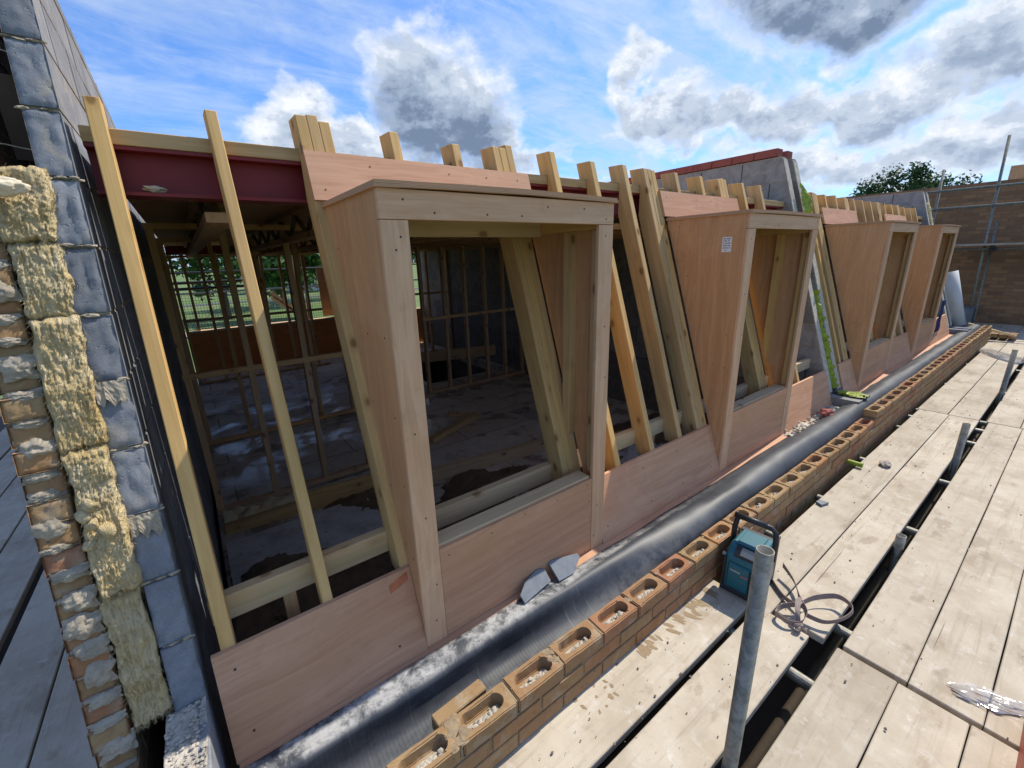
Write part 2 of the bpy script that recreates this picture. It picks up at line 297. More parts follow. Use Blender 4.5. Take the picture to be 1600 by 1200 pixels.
def mat_floor():
    m, t, b = new_mat("floor_decking"); tc = t.node('ShaderNodeTexCoord'); v = tc.outputs['Object']
    s = t.node('ShaderNodeSeparateXYZ'); t.put(s.inputs[0], v)
    n = t.noise(v, 1.6, 7, 0.62); n2 = t.noise(v, 9, 6, 0.65); mud = t.ramp(t.noise(v, 2.1, 8, 0.66, 0.5), 0.52, 0.62)
    br = t.node('ShaderNodeTexBrick'); t.put(br.inputs['Vector'], v); br.inputs['Scale'].default_value = 1; br.inputs['Brick Width'].default_value = 2.4; br.inputs['Row Height'].default_value = 0.6; br.inputs['Mortar Size'].default_value = 0.006
    br.inputs['Color1'].default_value = (0.68, 0.58, 0.46, 1); br.inputs['Color2'].default_value = (0.58, 0.49, 0.385, 1); br.inputs['Mortar'].default_value = (0.08, 0.07, 0.06, 1)
    col = t.mix(t.math('MULTIPLY', t.ramp(n2, 0.4, 0.7), 0.4), br.outputs[0], (0.36, 0.32, 0.27)); col = t.mix(t.math('MULTIPLY', mud, 0.75), col, (0.20, 0.135, 0.075))
    wet = t.ramp(n, 0.44, 0.60)
    col = t.mix(t.math('MULTIPLY', wet, 0.3), col, (0.27, 0.25, 0.23))
    setb(t, b, col, t.math('SUBTRACT', 0.75, t.math('MULTIPLY', wet, 0.55)), bump=n2, bstr=0.15, bdist=0.006); return m
def mat_foil():
    m, t, b = new_mat("pale_board"); v, rnd = objvec(t, 9.0); n = t.noise(v, 5, 7, 0.65); n2 = t.noise(v, 30, 5)
    col = t.mix(t.ramp(n, 0.4, 0.65), (0.64, 0.62, 0.58), (0.46, 0.44, 0.40)); col = t.mix(t.math('MULTIPLY', t.ramp(n2, 0.58, 0.7), 0.6), col, (0.18, 0.14, 0.10))
    setb(t, b, col, 0.5, bump=n2, bstr=0.3, bdist=0.004); return m
def mat_mud():
    m, t, b = new_mat("mud"); v, rnd = objvec(t, 0.0); n = t.noise(v, 8, 7, 0.65); n2 = t.noise(v, 50, 5, 0.7)
    col = t.mix(t.ramp(n, 0.35, 0.7), (0.21, 0.135, 0.07), (0.11, 0.07, 0.038)); col = t.mix(t.math('MULTIPLY', t.ramp(n2, 0.6, 0.72), 0.5), col, (0.30, 0.23, 0.155))
    setb(t, b, col, 0.6, bump=t.math('ADD', n, t.math('MULTIPLY', n2, 0.6)), bstr=0.8, bdist=0.02); return m
def mat_grass():
    m, t, b = new_mat("grass"); tc = t.node('ShaderNodeTexCoord'); v = tc.outputs['Object']; n = t.noise(v, 0.05, 6, 0.6); n2 = t.noise(v, 1.5, 5)
    col = t.mix(t.ramp(n, 0.35, 0.65), (0.085, 0.16, 0.03), (0.15, 0.19, 0.06)); col = t.mix(t.math('MULTIPLY', n2, 0.4), col, (0.06, 0.10, 0.025))
    setb(t, b, col, 0.95, bump=n2, bstr=0.4, bdist=0.1); return m
def mat_leaf(name, a, c):
    m, t, b = new_mat(name); isl = t.node('ShaderNodeNewGeometry').outputs['Random Per Island']
    col = t.mix(isl, a, c); setb(t, b, col, 0.6, spec=0.3)
    tl = t.node('ShaderNodeBsdfTranslucent'); t.put(tl.inputs[0], col); mx = t.node('ShaderNodeMixShader'); mx.inputs[0].default_value = 0.25
    t.l.new(b.outputs[0], mx.inputs[1]); t.l.new(tl.outputs[0], mx.inputs[2]); t.l.new(mx.outputs[0], t.n['Material Output'].inputs[0]); return m

M = dict(
    pine=mat_wood("treated_pine", (0.62, 0.405, 0.175), (0.42, 0.255, 0.095), var=0.3),
    pale=mat_wood("pale_pine", (0.62, 0.45, 0.265), (0.48, 0.32, 0.17), var=0.2),
    stud=mat_wood("stud_pine", (0.68, 0.42, 0.21), (0.50, 0.29, 0.13), var=0.35),
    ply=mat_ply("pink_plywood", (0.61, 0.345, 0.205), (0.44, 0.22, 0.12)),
    cheek=mat_ply("brown_plywood", (0.62, 0.355, 0.175), (0.43, 0.22, 0.10)),
    plypale=mat_ply("pale_plywood", (0.70, 0.445, 0.275), (0.52, 0.295, 0.16)),
    edge=mat_edge(), board=mat_board(),
    dblock=mat_block("dark_block", (0.235, 0.245, 0.265), (0.145, 0.158, 0.182), (0.34, 0.295, 0.225)),
    lblock=mat_block("grey_block", (0.31, 0.295, 0.275), (0.19, 0.18, 0.17), (0.40, 0.36, 0.31)),
    mortar=mat_mortar(), crumbs=mat_mortar("pale_mortar", (0.50, 0.455, 0.385)),
    brick=mat_brick(), joint=mat_mortar('joint_mortar', (0.31, 0.235, 0.15)), farbrick=mat_farbrick(),
    red=mat_plain("red_oxide_paint", (0.18, 0.011, 0.014), 0.5, nscale=3, nmix=0.3), coping=mat_plain("red_tile", (0.30, 0.085, 0.065), 0.85, nscale=12),
    galv=mat_galv(), dpc=mat_dpc(), wool=mat_wool(), film=mat_film(), floor=mat_floor(), foil=mat_foil(), mud=mat_mud(), grass=mat_grass(),
    screw=mat_plain("dark_screw", (0.05, 0.035, 0.025), 0.6), slate=mat_plain("slate", (0.17, 0.19, 0.215), 0.7, nscale=25), stone=mat_plain("stone", (0.34, 0.30, 0.26), 0.95, nscale=30),
    teal=mat_plain("teal_plastic", (0.012, 0.115, 0.15), 0.4, nscale=40, nmix=0.2, bstr=0.05), black=mat_plain("black_plastic", (0.022, 0.022, 0.025), 0.45, nscale=40, nmix=0.3, bstr=0.08),
    grey=mat_plain("grey_plastic", (0.25, 0.26, 0.27), 0.45), lcd=mat_plain("display_glass", (0.20, 0.21, 0.21), 0.2, nmix=0.1, bstr=0.0), silver=mat_plain("silver_lettering", (0.6, 0.6, 0.58), 0.4, nmix=0.0, bstr=0.0),
    web=mat_plain("webbing", (0.27, 0.21, 0.19), 0.95, nscale=90, bstr=0.5), splash=mat_plain('dried_mud', (0.29, 0.21, 0.125), 0.9, nscale=40, nmix=0.3), crumbdark=mat_plain('dirt_crumbs', (0.17, 0.14, 0.11), 0.95), white=mat_plain("white_paper", (0.72, 0.71, 0.70), 0.6, nmix=0.05, bstr=0.0), ink=mat_plain("grey_ink", (0.22, 0.21, 0.25), 0.7, nmix=0.0, bstr=0.0),
    roll=mat_plain("pale_membrane", (0.50, 0.52, 0.53), 0.55, nscale=4, nmix=0.15), blue=mat_plain("blue_sheet", (0.015, 0.022, 0.11), 0.6), lime=mat_plain("lime_plastic", (0.30, 0.37, 0.03), 0.5, nscale=26, nmix=0.8, bstr=0.6),
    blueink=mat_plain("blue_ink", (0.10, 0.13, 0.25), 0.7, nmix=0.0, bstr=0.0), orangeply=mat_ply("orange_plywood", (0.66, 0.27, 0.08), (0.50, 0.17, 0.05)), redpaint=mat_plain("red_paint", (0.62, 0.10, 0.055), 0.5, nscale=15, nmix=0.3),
    leaf=mat_leaf("leaf_green", (0.035, 0.085, 0.018), (0.075, 0.15, 0.035)), leafdk=mat_leaf("leaf_dark", (0.022, 0.055, 0.016), (0.05, 0.095, 0.028)), bark=mat_plain("bark", (0.10, 0.075, 0.05), 0.95, nscale=8, bstr=0.8),
    rooftile=mat_plain("brown_tiles", (0.16, 0.085, 0.06), 0.9, nscale=3), render=mat_plain("white_render", (0.68, 0.66, 0.62), 0.9, nscale=2, nmix=0.1), asphalt=mat_plain("asphalt", (0.09, 0.09, 0.09), 0.9, nscale=1), wire=mat_plain("dark_wire", (0.03, 0.03, 0.035), 0.6), glass=mat_plain("dark_glass", (0.03, 0.035, 0.04), 0.1, nmix=0.0, bstr=0.0),
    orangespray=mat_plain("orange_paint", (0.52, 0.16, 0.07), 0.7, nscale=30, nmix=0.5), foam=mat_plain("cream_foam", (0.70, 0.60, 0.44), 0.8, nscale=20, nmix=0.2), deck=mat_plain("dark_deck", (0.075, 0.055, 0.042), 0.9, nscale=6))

# ------------------------------------------------------------------ geometry helpers
def frame(axis, up=None):
    x = Vector(axis).normalized()
    z = Vector(up) if up is not None else (Vector((0, 0, 1)) if abs(x.z) < 0.9 else Vector((0, -1, 0)))
    y = z.cross(x).normalized(); z = x.cross(y).normalized()
    m = Matrix((x, y, z)).transposed().to_4x4(); return m
def link(o, parent=None, mw=None):
    COL.objects.link(o)
    if parent is not None:
        o.parent = parent
        if mw is not None: o.matrix_local = parent.matrix_world.inverted() @ mw
    elif mw is not None: o.matrix_world = mw
    return o
EMPTY_MW = {}
def tag(o, label, cat, group=None):
    o['label'] = label; o['category'] = cat
    if group: o['group'] = group
    return o
def thing(name, loc, label, cat, group=None):
    o = bpy.data.objects.new(name, None); o.empty_display_size = 0.1; COL.objects.link(o)
    o.matrix_world = Matrix.Translation(loc); o.location = loc
    bpy.context.view_layer.update() if False else None
    EMPTY_MW[o.name] = Matrix.Translation(loc)
    return tag(o, label, cat, group)
class MB:
    """collects world-space shapes; build() links them as ONE object whose local X runs along the grain"""
    def __init__(self): self.v = []; self.f = []; self.m = []; self.smooth = False
    def add(self, vs, fs, mi=0):
        o = len(self.v); self.v += [Vector(p) for p in vs]; self.f += [tuple(i + o for i in f) for f in fs]; self.m += [mi] * len(fs); return self
    def box(self, x0, x1, y0, y1, z0, z1, mi=0, mat=None):
        vs = [Vector((x, y, z)) for z in (z0, z1) for y in (y0, y1) for x in (x0, x1)]
        if mat is not None: vs = [mat @ p for p in vs]
        return self.add(vs, [(0, 2, 3, 1), (4, 5, 7, 6), (0, 1, 5, 4), (2, 6, 7, 3), (0, 4, 6, 2), (1, 3, 7, 5)], mi)
    def bar(self, p0, p1, w, d, up=None, mi=0):
        """square bar from p0 to p1, w across, d in the 'up' direction"""
        p0 = Vector(p0); p1 = Vector(p1); m = Matrix.Translation(p0) @ frame(p1 - p0, up)
        return self.box(0, (p1 - p0).length, -w / 2, w / 2, -d / 2, d / 2, mi, m)
    def prism_x(self, poly, x0, x1, mi=0):
        """polygon of (y,z) points swept along X"""
        n = len(poly); vs = [Vector((x0, y, z)) for y, z in poly] + [Vector((x1, y, z)) for y, z in poly]
        fs = [tuple(range(n - 1, -1, -1)), tuple(range(n, 2 * n))] + [(i, (i + 1) % n, n + (i + 1) % n, n + i) for i in range(n)]
        return self.add(vs, fs, mi)
    def prism_z(self, poly, z0, z1, mi=0):
        n = len(poly); vs = [Vector((x, y, z0)) for x, y in poly] + [Vector((x, y, z1)) for x, y in poly]
        fs = [tuple(range(n - 1, -1, -1)), tuple(range(n, 2 * n))] + [(i, (i + 1) % n, n + (i + 1) % n, n + i) for i in range(n)]
        return self.add(vs, fs, mi)
    def tube(self, pts, r, n=12, mi=0, hollow=0.0, caps=True):
        pts = [Vector(p) for p in pts]; rings = []; prev = None
        for i, p in enumerate(pts):
            tan = (pts[min(i + 1, len(pts) - 1)] - pts[max(i - 1, 0)]).normalized()
            if prev is None: a = tan.orthogonal().normalized()
            else: a = (prev - tan * prev.dot(tan)).normalized()
            prev = a; bb = tan.cross(a); rr = r[i] if isinstance(r, (list, tuple)) else r
            rings.append([p + (a * math.cos(2 * math.pi * k / n) + bb * math.sin(2 * math.pi * k / n)) * rr for k in range(n)])
        vs = [q for rg in rings for q in rg]; fs = []
        for i in range(len(rings) - 1):
            for k in range(n): fs.append((i * n + k, i * n + (k + 1) % n, (i + 1) * n + (k + 1) % n, (i + 1) * n + k))
        if hollow and len(rings) == 2:
            o = len(vs); tan = (pts[1] - pts[0]).normalized()
            for i in (0, 1): vs += [pts[i] + (q - pts[i]) * hollow for q in rings[i]]
            for k in range(n):
                k2 = (k + 1) % n
                fs.append((o + k, o + n + k, o + n + k2, o + k2)); fs.append((k, o + k, o + k2, k2)); fs.append((n + k, n + k2, o + n + k2, o + n + k))
        elif caps: fs.append(tuple(range(n - 1, -1, -1))); fs.append(tuple((len(rings) - 1) * n + k for k in range(n)))
        return self.add(vs, fs, mi)
    def disc(self, c, nrm, r=0.005, h=0.0012, n=7, mi=1):
        r = r * 0.85
        if random.random() < 0.2: return self
        c = Vector(c) + Vector((random.gauss(0, 0.006) * (abs(nrm[0]) < 0.5), 0, 0))
        c = Vector(c); nrm = Vector(nrm).normalized(); return self.tube([c - nrm * 0.002, c + nrm * h], r, n, mi)
    def grid(self, nx, ny, fn, mi=0):
        vs = [fn(i / nx, j / ny) for j in range(ny + 1) for i in range(nx + 1)]
        fs = [(j * (nx + 1) + i, j * (nx + 1) + i + 1, (j + 1) * (nx + 1) + i + 1, (j + 1) * (nx + 1) + i) for j in range(ny) for i in range(nx)]
        return self.add(vs, fs, mi)
    def blob(self, c, r, sub=2, amp=0.3, freq=3.0, seed=0.0, mi=0, squash=(1, 1, 1)):
        bm = bmesh.new(); bmesh.ops.create_icosphere(bm, subdivisions=sub, radius=1.0); vs = []
        for q in bm.verts:
            d = q.co.normalized(); k = 1 + amp * mnoise.noise(d * freq + Vector((seed, seed * 1.3, seed * 0.7))) + amp * 0.5 * mnoise.noise(d * freq * 2.7 + Vector((seed, 3, 1)))
            vs.append(Vector(c) + Vector((d.x * squash[0], d.y * squash[1], d.z * squash[2])) * r * k)
        fs = [tuple(x.index for x in f.verts) for f in bm.faces]; bm.free(); return self.add(vs, fs, mi)
    def build(self, name, mats, parent=None, grain=None, up=None, bevel=0.0, origin=None, smooth=False, kind=None):
        if not isinstance(mats, (list, tuple)): mats = [mats]
        lo = Vector((min(p.x for p in self.v), min(p.y for p in self.v), min(p.z for p in self.v))); hi = Vector((max(p.x for p in self.v), max(p.y for p in self.v), max(p.z for p in self.v)))
        og = Vector(origin) if origin is not None else Vector(((lo.x + hi.x) / 2, (lo.y + hi.y) / 2, lo.z))
        mw = Matrix.Translation(og) @ (frame(grain, up) if grain is not None else Matrix.Identity(4)); inv = mw.inverted()
        me = bpy.data.meshes.new(name); me.from_pydata([inv @ p for p in self.v], [], self.f)
        for mt in mats: me.materials.append(mt)
        for pl, mi in zip(me.polygons, self.m): pl.material_index = mi; pl.use_smooth = smooth
        if bevel > 0:
            bm = bmesh.new(); bm.from_mesh(me)
            ed = [e for e in bm.edges if e.calc_length() > bevel * 5 and len(e.link_faces) == 2 and e.calc_face_angle(0) > 0.6]
            bmesh.ops.bevel(bm, geom=ed, offset=bevel, segments=1, affect='EDGES', clamp_overlap=True)
            bm.to_mesh(me); bm.free()
        me.update()
        o = bpy.data.objects.new(name, me); COL.objects.link(o)
        if parent is not None:
            o.parent = parent; o.matrix_local = EMPTY_MW[parent.name].inverted() @ mw if parent.name in EMPTY_MW else mw
        else: o.matrix_world = mw
        EMPTY_MW[o.name] = mw
        if kind: o['kind'] = kind
        return o
def fn(p, f=6.0, o=0.0): return mnoise.noise(Vector(p) * f + Vector((o, o * 1.7, o * 0.3)))
ORD = ['first', 'second', 'third', 'fourth', 'fifth', 'sixth', 'seventh', 'eighth', 'ninth', 'tenth', 'eleventh', 'twelfth', 'thirteenth', 'fourteenth', 'fifteenth', 'sixteenth']

# levels: eye is the origin
S = 0.325
def YF(z): return 1.31 + S * (z + 1.5)                    # front plane of the raked rafters
RAKE = Vector((0, S, 1)).normalized(); RAKE_OUT = Vector((0, -1, S)).normalized()
BD = -1.72; FL = -2.12; GR = -7.0

# ================================================================== SETTING
MB().add([(-1500, -1500, GR), (1500, -1500, GR), (1500, 1500, GR), (-1500, 1500, GR)], [(0, 1, 2, 3)]).build('ground', M['grass'], kind='structure')
MB().box(-120, 160, 99, 104, GR + 0.004, GR + 0.02).build('road', M['asphalt'], kind='structure')
f = MB()
for (a, b, c, d) in ((-0.17, 4.87, 1.45, 6.7), (-0.17, 3.15, 6.7, 9.3), (4.75, 4.87, 6.7, 9.3), (-0.17, 4.87, 9.3, 10.7), (5.2, 10.3, 1.45, 10.7)): f.box(a, b, c, d, FL - 0.15, FL)
f.build('floor', M['floor'], kind='structure', origin=(0, 0, FL))
MB().box(-0.3, 10.6, 1.2, 10.7, -4.95, -4.8).build('lower_floor', M['deck'], kind='structure')
MB().box(-0.18, 10.4, 1.31, 1.42, -4.8, FL - 0.16).box(-0.18, 10.4, 10.5, 10.6, -4.8, FL - 0.16).box(4.9, 5.1, 1.42, 10.5, -4.8, FL - 0.16).box(-0.19, -0.172, 1.42, 10.5, -4.8, FL - 0.16).build('lower_walls', M['lblock'], kind='structure')
# soil lying over the front of the floor
def mudf(u, v):
    x = -0.15 + u * 4.98; y = 1.46 + v * 2.5; p = Vector((x, y, 0))
    h = 0.085 + 0.12 * mnoise.noise(p * 1.3 + Vector((4.3, 1.2, 0))) + 0.05 * mnoise.noise(p * 4.0) + 0.022 * mnoise.noise(p * 12) + 0.012 * mnoise.noise(p * 30)
    edge = max(0, (v - 0.6) / 0.4); h -= edge * 0.14
    if x > 1.2: h -= min(0.05, (x - 1.2) * 0.06)
    return Vector((x, y, FL + h))
MB().grid(150, 80, mudf).build('mud', M['mud'], smooth=True, kind='stuff')
b = bpy.data.objects['mud']; b['label'] = 'dark brown mud trodden over the floor behind the timber rail'; b['category'] = 'mud'

# ================================================================== BRICK PARAPET
BY0, BY1 = 0.905, 1.007
def brick_mesh(L=0.213, W=0.1025, H=0.065, seed=0):
    bm = bmesh.new(); n = 9; r = 0.031; hl = 0.053; out = []; dep = 0.046
    jit = lambda a: a + random.uniform(-0.003, 0.003)
    rect = [bm.verts.new((jit(x), jit(y), H)) for x, y in ((0, 0), (L, 0), (L, W), (0, W))]
    cx, cy = L / 2 + random.uniform(-0.004, 0.004), W / 2 + 0.002; pts = []
    for k in range(n): a = -math.pi / 2 + math.pi * k / (n - 1); pts.append((cx + hl + r * math.cos(a), cy + r * math.sin(a)))
    for k in range(n): a = math.pi / 2 + math.pi * k / (n - 1); pts.append((cx - hl + r * math.cos(a), cy + r * math.sin(a)))
    top = [bm.verts.new((x, y, H)) for x, y in pts]; low = [bm.verts.new((cx + (x - cx) * 0.9, cy + (y - cy) * 0.82, H - dep)) for x, y in pts]
    e = [bm.edges.new((rect[i], rect[(i + 1) % 4])) for i in range(4)] + [bm.edges.new((top[i], top[(i + 1) % len(top)])) for i in range(len(top))]
    bmesh.ops.triangle_fill(bm, use_beauty=True, use_dissolve=False, edges=e)
    N = len(top)
    for i in range(N): bm.faces.new((top[i], top[(i + 1) % N], low[(i + 1) % N], low[i]))
    bm.faces.new(low)
    bot = [bm.verts.new((v.co.x, v.co.y, 0)) for v in rect]
    for i in range(4): bm.faces.new((rect[i], bot[i], bot[(i + 1) % 4], rect[(i + 1) % 4]))
    bm.faces.new(bot[::-1]); bmesh.ops.recalc_face_normals(bm, faces=bm.faces)
    bot_e = [x for x in bm.edges if x.is_manifold and x.calc_length() > 0.05 and x.calc_face_angle(0) > 1.2]
    bmesh.ops.bevel(bm, geom=bot_e, offset=0.0045, segments=2, affect='EDGES')
    bmesh.ops.subdivide_edges(bm, edges=[x for x in bm.edges if x.calc_length() > 0.045], cuts=4, use_grid_fill=True)
    for v in bm.verts: v.co += Vector((fn(v.co + Vector((seed, 0, 0)), 38, seed), fn(v.co + Vector((0, seed, 0)), 38, seed + 5), fn(v.co, 45, seed + 9))) * 0.0022
    vs = [v.co.copy() for v in bm.verts]; fs = [tuple(x.index for x in fc.verts) for fc in bm.faces]
    bm.verts.index_update(); fs = [tuple(x.index for x in fc.verts) for fc in bm.faces]; bm.free(); return vs, fs
pw = thing('brick_parapet', (5.0, 0.95, BD - 3), 'low stock brick parapet with open frogs on its top course, running along the scaffold', 'brick wall')
body = MB(); mort = MB()
x_end = 11.2; STEP = 4.68
for c in range(10):
    z1 = -1.5 - 0.075 * c; off = 0.1125 if c % 2 else 0.0
    if c == 0: continue
    x = -0.7 - off
    while x < x_end:
        j = lambda s=0.0018: random.uniform(-s, s)
        body.box(x + j(), x + 0.2145 + j(), BY0 + j(0.0025), BY1 + j(), z1 - 0.065 + j(0.001), z1 + j(0.001)); x += 0.225
x = STEP
while x < x_end: body.box(x, x + 0.2145, BY0, BY1, -1.565, -1.5); x += 0.225
mort.box(-0.7, x_end, BY0 + 0.006, BY1 - 0.006, BD - 2.6, -1.567); mort.box(STEP, x_end, BY0 + 0.006, BY1 - 0.006, -1.567, -1.494)
body.box(-0.7, x_end, BY0 + 0.002, BY1 - 0.002, BD - 2.6, -2.19)
body.build('lower_courses', M['brick'], pw, bevel=0.0025); 
k = 0; x = -0.7 + 0.002
while x < x_end - 0.1:
    zt = -1.5 if x + 0.1 < STEP else -1.425
    vs, fs = brick_mesh(seed=random.uniform(0, 60)); m = MB(); tw = Matrix.Translation((x, BY0 + random.uniform(-0.003, 0.003), zt - 0.065)) @ Matrix.Rotation(random.uniform(-0.012, 0.012), 4, 'Z')
    m.add([tw @ p for p in vs], fs); bo = m.build('brick', M['brick'], pw)
    if x < 4.4:      # crumbs of mortar fallen into the frog
        cr = MB(); nn = random.randint(30, 60) if x < 3 else 20
        for q in range(nn):
            u = random.uniform(-0.068, 0.068); w = random.gauss(-0.010, 0.008); w = max(-0.021, min(0.018, w)); rr = random.choice((0.003, 0.004, 0.005, 0.007, 0.009)) * random.uniform(0.8, 1.25)
            cr.blob((x + 0.107 + u, BY0 + 0.051 + w, zt - 0.044 + rr * 0.6 + random.uniform(0, 0.008)), rr, 1, 0.5, 2.0, q + k, 0, (1.2, 1, 0.8))
        cr.grid(12, 4, lambda a, c_: Vector((x + 0.04 + a * 0.135, BY0 + 0.026 + c_ * 0.04, zt - 0.045 + 0.034 * (1 - c_) * (0.4 + abs(fn((a * 3, c_ * 2, x), 2.0))) + 0.004 * fn((a * 9, c_ * 9, x), 2.0))))
        EMPTY_MW[bo.name] = EMPTY_MW[bo.name]; cr.build('mortar_crumbs', M['crumbs'], bo)
    x += 0.225; k += 1
jt = mort; x = -0.7 + 0.215
while x < STEP:
    zt = -1.5; [jt.blob((x + random.uniform(-0.02, 0.03), BY0 + random.uniform(0.01, 0.09), zt - 0.001), random.uniform(0.004, 0.012), 2, 0.6, 2.2, x * 9 + q_, 0, (1.5, 1.1, 0.3)) for q_ in range(random.choice((0, 1, 2, 5)))]; jt.box(x + 0.001, x + 0.011, BY0 + 0.006, BY1 - 0.004, zt - 0.067, zt - random.uniform(0.002, 0.012)); x += 0.225
# smeared mortar near the camera
for q in range(16): jt.blob((0.42 + random.gauss(0, 0.025), BY0 + 0.05 + random.uniform(-0.045, 0.05), -1.503), random.uniform(0.008, 0.018), 2, 0.5, 2, q, 0, (1.3, 1.1, 0.35))
jt.build('mortar_joints', M['joint'], pw)
hb = MB(); hbm = Matrix.Translation((0.39, 1.012, -1.575)) @ Matrix.Rotation(0.06, 4, 'Z')
hb.box(0, 0.205, 0.0, 0.052, 0, 0.062, 0, hbm); o = hb.build('cut_brick', M['brick'], bevel=0.004, grain=(1, 0, 0)); tag(o, 'yellow cut brick laid on edge behind the nearest parapet bricks', 'brick')

# inner leaf under the sole boards
iw = MB(); 
for c in range(8):
    for i in range(26):
        xx = -0.17 + i * 0.45 - (0.225 if c % 2 else 0)
        iw.box(max(-0.17, xx), min(11.0, xx + 0.44), 1.175, 1.30, -1.52 - 0.225 * (c + 1) + 0.008, -1.52 - 0.225 * c)
o = iw.build('block_wall', M['dblock']); tag(o, 'low dark block inner leaf under the salmon sole boards', 'block wall')

# ================================================================== MEMBRANE
def dpc_profile(x):
    A = [(1.266, -1.494), (1.25, -1.492), (1.225, -1.493), (1.20, -1.494), (1.183, -1.497), (1.172, -1.506), (1.169, -1.522), (1.168, -1.55), (1.165, -1.585), (1.155, -1.612), (1.13, -1.625), (1.10, -1.632), (1.06, -1.635), (1.03, -1.632), (1.012, -1.622)]
    Rr = 0.108; cy, cz = 1.122, -1.540
    B = [(1.272, -1.494)]
    for i in range(14):
        a = R(38 + (200 - 38) * i / 13.0)
        B.append((cy + Rr * math.cos(math.pi - a) * -1, cz + Rr * math.sin(a)))
    B = [(1.243, -1.494)] + [(cy + Rr * math.cos(R(30 + i * 13.2)), cz + Rr * 0.92 * math.sin(R(30 + i * 13.2))) for i in range(14)]
    w = max(0.0, min(1.0, (x - 0.7) / 1.3)); w = w * w * (3 - 2 * w)
    return [(a[0] * (1 - w) + b_[0] * w, a[1] * (1 - w) + b_[1] * w) for a, b_ in zip(A, B)]
d = MB(); xs = [-0.32 + i * 0.035 for i in range(335)]; vs = []; fs = []; NP = 15
for i, x in enumerate(xs):
    for j, (y, z) in enumerate(dpc_profile(x)):
        k = 0.010 * fn((x * 0.9, j * 0.22, 0), 1.6, 2) + 0.004 * fn((x * 4, j * 0.3, 0), 1.5, 5)
        edge = 0.012 * fn((x * 3, 0, 0), 1.3, 9) if j == 0 else 0
        vs.append((x, y + k * 0.6 + edge, z + (abs(k) if j < 3 else k) * (0.5 if j < 3 else 1)))
for i in range(len(xs) - 1):
    for j in range(NP - 1): fs.append((i * NP + j, i * NP + j + 1, (i + 1) * NP + j + 1, (i + 1) * NP + j))
d.add(vs, fs); o = d.build('cavity_membrane', M['dpc'], smooth=True, origin=(0, 0, -1.5)); tag(o, 'black plastic cavity membrane rolled along the gutter between sole boards and brick parapet', 'membrane')
so = o.modifiers.new('thickness', 'SOLIDIFY'); so.thickness = 0.003

# ================================================================== SOLE BOARDS AND APRONS
for nm, (a, b_), lab in (('sole_board', (-0.16, 2.3), 'salmon plywood sole strip under the nearest dormer'), ('sole_board', (2.304, 4.86), 'salmon plywood sole strip under the second nearest dormer'), ('sole_board', (5.21, 10.28), 'salmon plywood sole strip under the two far dormers')):
    o = MB().box(a, b_, 1.215, 1.335, -1.519, -1.501).build(nm, [M['ply']], grain=(1, 0, 0), bevel=0.001); tag(o, lab, 'sole board', 'sole strips along the gutter')
def apron(x0, x1, lab, mat='ply', z0=-1.5, z1=-1.17, screws=True, extra=None):
    m = MB(); t = 0.018
    m.prism_x([(YF(z0) - t, z0), (YF(z1) - t, z1), (YF(z1), z1), (YF(z0), z0)], x0, x1)
    if screws:
        n = max(2, int((x1 - x0) / 0.3))
        for i in range(n):
            for zz in (z0 + 0.07, z1 - 0.06):
                x = x0 + 0.08 + (x1 - x0 - 0.16) * i / max(1, n - 1) + random.uniform(-0.03, 0.03); m.disc((x, YF(zz) - t, zz), RAKE_OUT)
    if extra: extra(m)
    o = m.build('apron_board', [M[mat], M['screw'], M['orangespray']], grain=(1, 0, 0), up=RAKE_OUT); return tag(o, lab, 'plywood board', 'plywood apron boards under the rafters')
def spray(m):
    for i in range(7):
        x = 0.40 + i * 0.011; z = -1.235 + i * 0.003; y = YF(z) - 0.0186
        m.add([(x, y, z), (x + 0.012, y, z + 0.003), (x + 0.012, y + 0.032 * S, z + 0.035), (x, y + 0.03 * S, z + 0.032)], [(0, 1, 2, 3)], 2)
apron(-0.165, 0.493, 'pink plywood apron board between the left block wall and the nearest dormer', extra=spray)
apron(1.532, 2.748, 'pink plywood apron board between the two nearest dormers')
apron(3.805, 4.865, 'pink plywood apron board between second dormer and grey party wall')
apron(5.215, 5.615, 'short pink apron board just beyond the grey party wall')
apron(6.665, 7.845, 'pink plywood apron board between the two far dormers')
apron(8.885, 10.28, 'pink plywood apron board beyond the farthest dormer')

